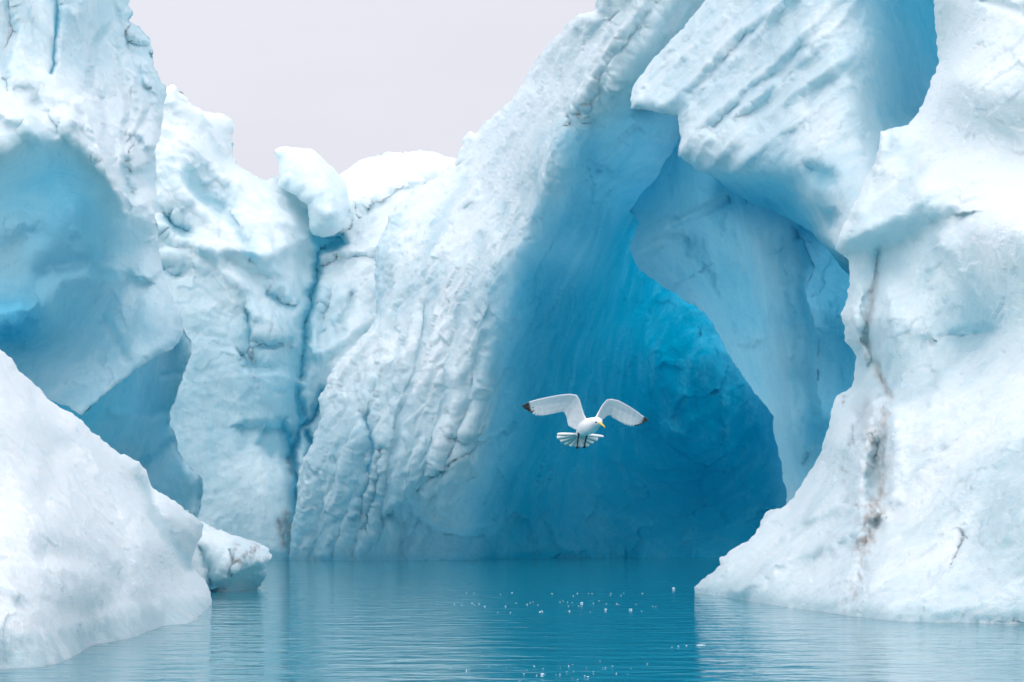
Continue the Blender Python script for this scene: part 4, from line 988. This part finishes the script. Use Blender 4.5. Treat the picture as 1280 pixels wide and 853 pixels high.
    # beak: two mandibles with a hooked tip
    def cone(name, pts, mat, par, seg=10):
        V, Qs = [], []
        for i, (c, r) in enumerate(pts):
            c = Vector(c); tg = (Vector(pts[min(i + 1, len(pts) - 1)][0]) - Vector(pts[max(i - 1, 0)][0])).normalized()
            u = tg.cross(Vector((0.3, 1, 0.2))).normalized(); v = u.cross(tg)
            V += [tuple(c + u * r * math.cos(a) + v * r * math.sin(a)) for a in np.linspace(0, 2 * PI, seg, endpoint=False)]
        for i in range(len(pts) - 1):
            for j in range(seg):
                Qs.append((i * seg + j, i * seg + (j + 1) % seg, (i + 1) * seg + (j + 1) % seg, (i + 1) * seg + j))
        return link_mesh(name, np.array(V), np.array(Qs), mat, par)
    cone('beak', [(g(768, 352, -.126), .0115), (g(784, 362, -.146), .0095), (g(800, 374, -.162), .0075), (g(812, 386, -.172), .0052), (g(817, 396, -.176), .0028), (g(817, 402, -.176), .0004)], yellow, root)
    for (x, y, d) in ((742, 347, -.1275), (787, 340, -.112)):
        bm = bmesh.new(); bmesh.ops.create_uvsphere(bm, u_segments=12, v_segments=8, radius=.0075)
        me = bpy.data.meshes.new('eye'); bm.to_mesh(me); bm.free(); me.materials.append(black)
        o = bpy.data.objects.new('eye', me); COL.objects.link(o); o.parent = root; o.location = g(x, y, d)
    for (x0, y0, x1, y1) in ((594, 455, 583, 545), (668, 452, 648, 540)):
        lg = cone('leg', [(g(x0, y0 - 25, .06), .009), (g(x0, y0, .065), .0075), (g((x0 + x1) / 2, (y0 + y1) / 2, .085), .0062), (g(x1, y1, .11), .0062)], legm, root, 8)
        ft = [(x1 + 3, y1 - 14), (x1 - 17, y1 + 24), (x1 - 4, y1 + 32), (x1 + 13, y1 + 22)]
        V = []
        for yy in (.104, .112):
            V += [tuple(g(px, py, yy)) for px, py in ft]
        Q = [(0, 1, 2, 3), (7, 6, 5, 4)] + [(i, i + 4, (i + 1) % 4 + 4, (i + 1) % 4) for i in range(4)]
        link_mesh('foot', np.array(V), np.array(Q), legm, lg)
build_gull()

# ------------------------------------------------------------------ drifting bits of ice
def build_fragments():
    m, t, b = new_mat('clear_ice_bit')
    b.inputs['Base Color'].default_value = (0.66, 0.84, 0.90, 1); b.inputs['Roughness'].default_value = 0.15
    b.inputs['Subsurface Weight'].default_value = 0.4; b.inputs['Subsurface Radius'].default_value = (.3, .7, 1); b.inputs['Subsurface Scale'].default_value = 0.02
    nz = t.nodes.new('ShaderNodeTexNoise'); nz.inputs['Scale'].default_value = 25; bp = t.nodes.new('ShaderNodeBump'); bp.inputs['Strength'].default_value = 0.4; bp.inputs['Distance'].default_value = 0.01
    t.links.new(nz.outputs['Fac'], bp.inputs['Height']); t.links.new(bp.outputs[0], b.inputs['Normal'])
    rnd = random.Random(12)
    protos = []
    for v in range(5):
        bm = bmesh.new(); bmesh.ops.create_icosphere(bm, subdivisions=2, radius=1)
        off = Vector((v * 7.3, 1.1, 4.4))
        for q in bm.verts:
            n = mnoise.noise(q.co * 0.9 + off) * 0.55 + mnoise.noise(q.co * 2.2 + off) * 0.25
            q.co *= 1 + n
        me = bpy.data.meshes.new('ice_fragment'); bm.to_mesh(me); bm.free(); me.materials.append(m)
        protos.append(me)
    def put(x, y, wpx, hpx, label, group=None):
        d = WL(y); px = d / F
        o = bpy.data.objects.new('ice_fragment', rnd.choice(protos)); COL.objects.link(o)
        p = P3(np.array(float(x)), np.array(float(y)), d)
        o.location = (p[0], d, hpx * px * 0.1)
        o.scale = (wpx * px / 2.4, wpx * px / 2.4, hpx * px / 3.4)
        o.rotation_euler = (0, 0, rnd.uniform(0, 6.28))
        tag(o, label, 'ice fragment', group)
    put(842, 736, 5, 3, "glassy ice lump afloat just off the pillar's tapering foot")
    put(876, 807, 14, 2.2, 'flat sliver of ice afloat in front of the pillar foot')
    put(727, 754, 4, 2.5, 'brightest chip of the middle drift line of ice bits below the gull')
    put(788, 762, 5, 2.2, 'pair-like double chip of ice afloat at the right end of the drift line')
    put(757, 762, 5, 2.2, 'low pale chip of ice afloat between the bright chip and the double chip')
    put(678, 843, 6, 2.8, 'largest ice chip among the bits scattered along the bottom of the frame')
    grp = 'ice bits drifting on the water'
    lab = 'tiny ice bit drifting among many on the water below the gull'
    for x, y, s in ((599, 755, 4), (606, 758, 3.5), (632, 758, 3.5), (645, 754, 3), (675, 765, 4), (700, 753, 3.5), (712, 764, 3), (638, 766, 3), (640, 741, 3), (690, 742, 2.5), (722, 742, 3), (740, 742, 3), (803, 742, 3), (771, 755, 3), (742, 754, 3), (758, 755, 2.5), (816, 758, 2.5),
                    (848, 808, 4), (840, 809, 3), (858, 807, 3), (583, 838, 4), (612, 833, 3), (668, 833, 3.5), (700, 843, 4), (711, 833, 3.5), (716, 831, 3), (731, 845, 4.5), (735, 846, 4), (722, 850, 4), (650, 851, 3.5), (765, 833, 3), (809, 830, 3), (884, 838, 3), (757, 835, 3), (602, 820, 3), (750, 826, 2.5), (683, 796, 2.5), (655, 842, 3), (742, 840, 3), (590, 754, 2.5), (568, 755, 2.5), (577, 756, 2.5)):
        put(x, y, s * rnd.uniform(.4, .75), s * .32, lab, grp)
    for k in range(60):
        row = rnd.choice((742, 754, 757, 764, 834, 842, 850))
        put(rnd.gauss(690, 75), row + rnd.gauss(0, 2.2), rnd.uniform(0.9, 1.6), rnd.uniform(.7, 1.1), lab, grp)
build_fragments()
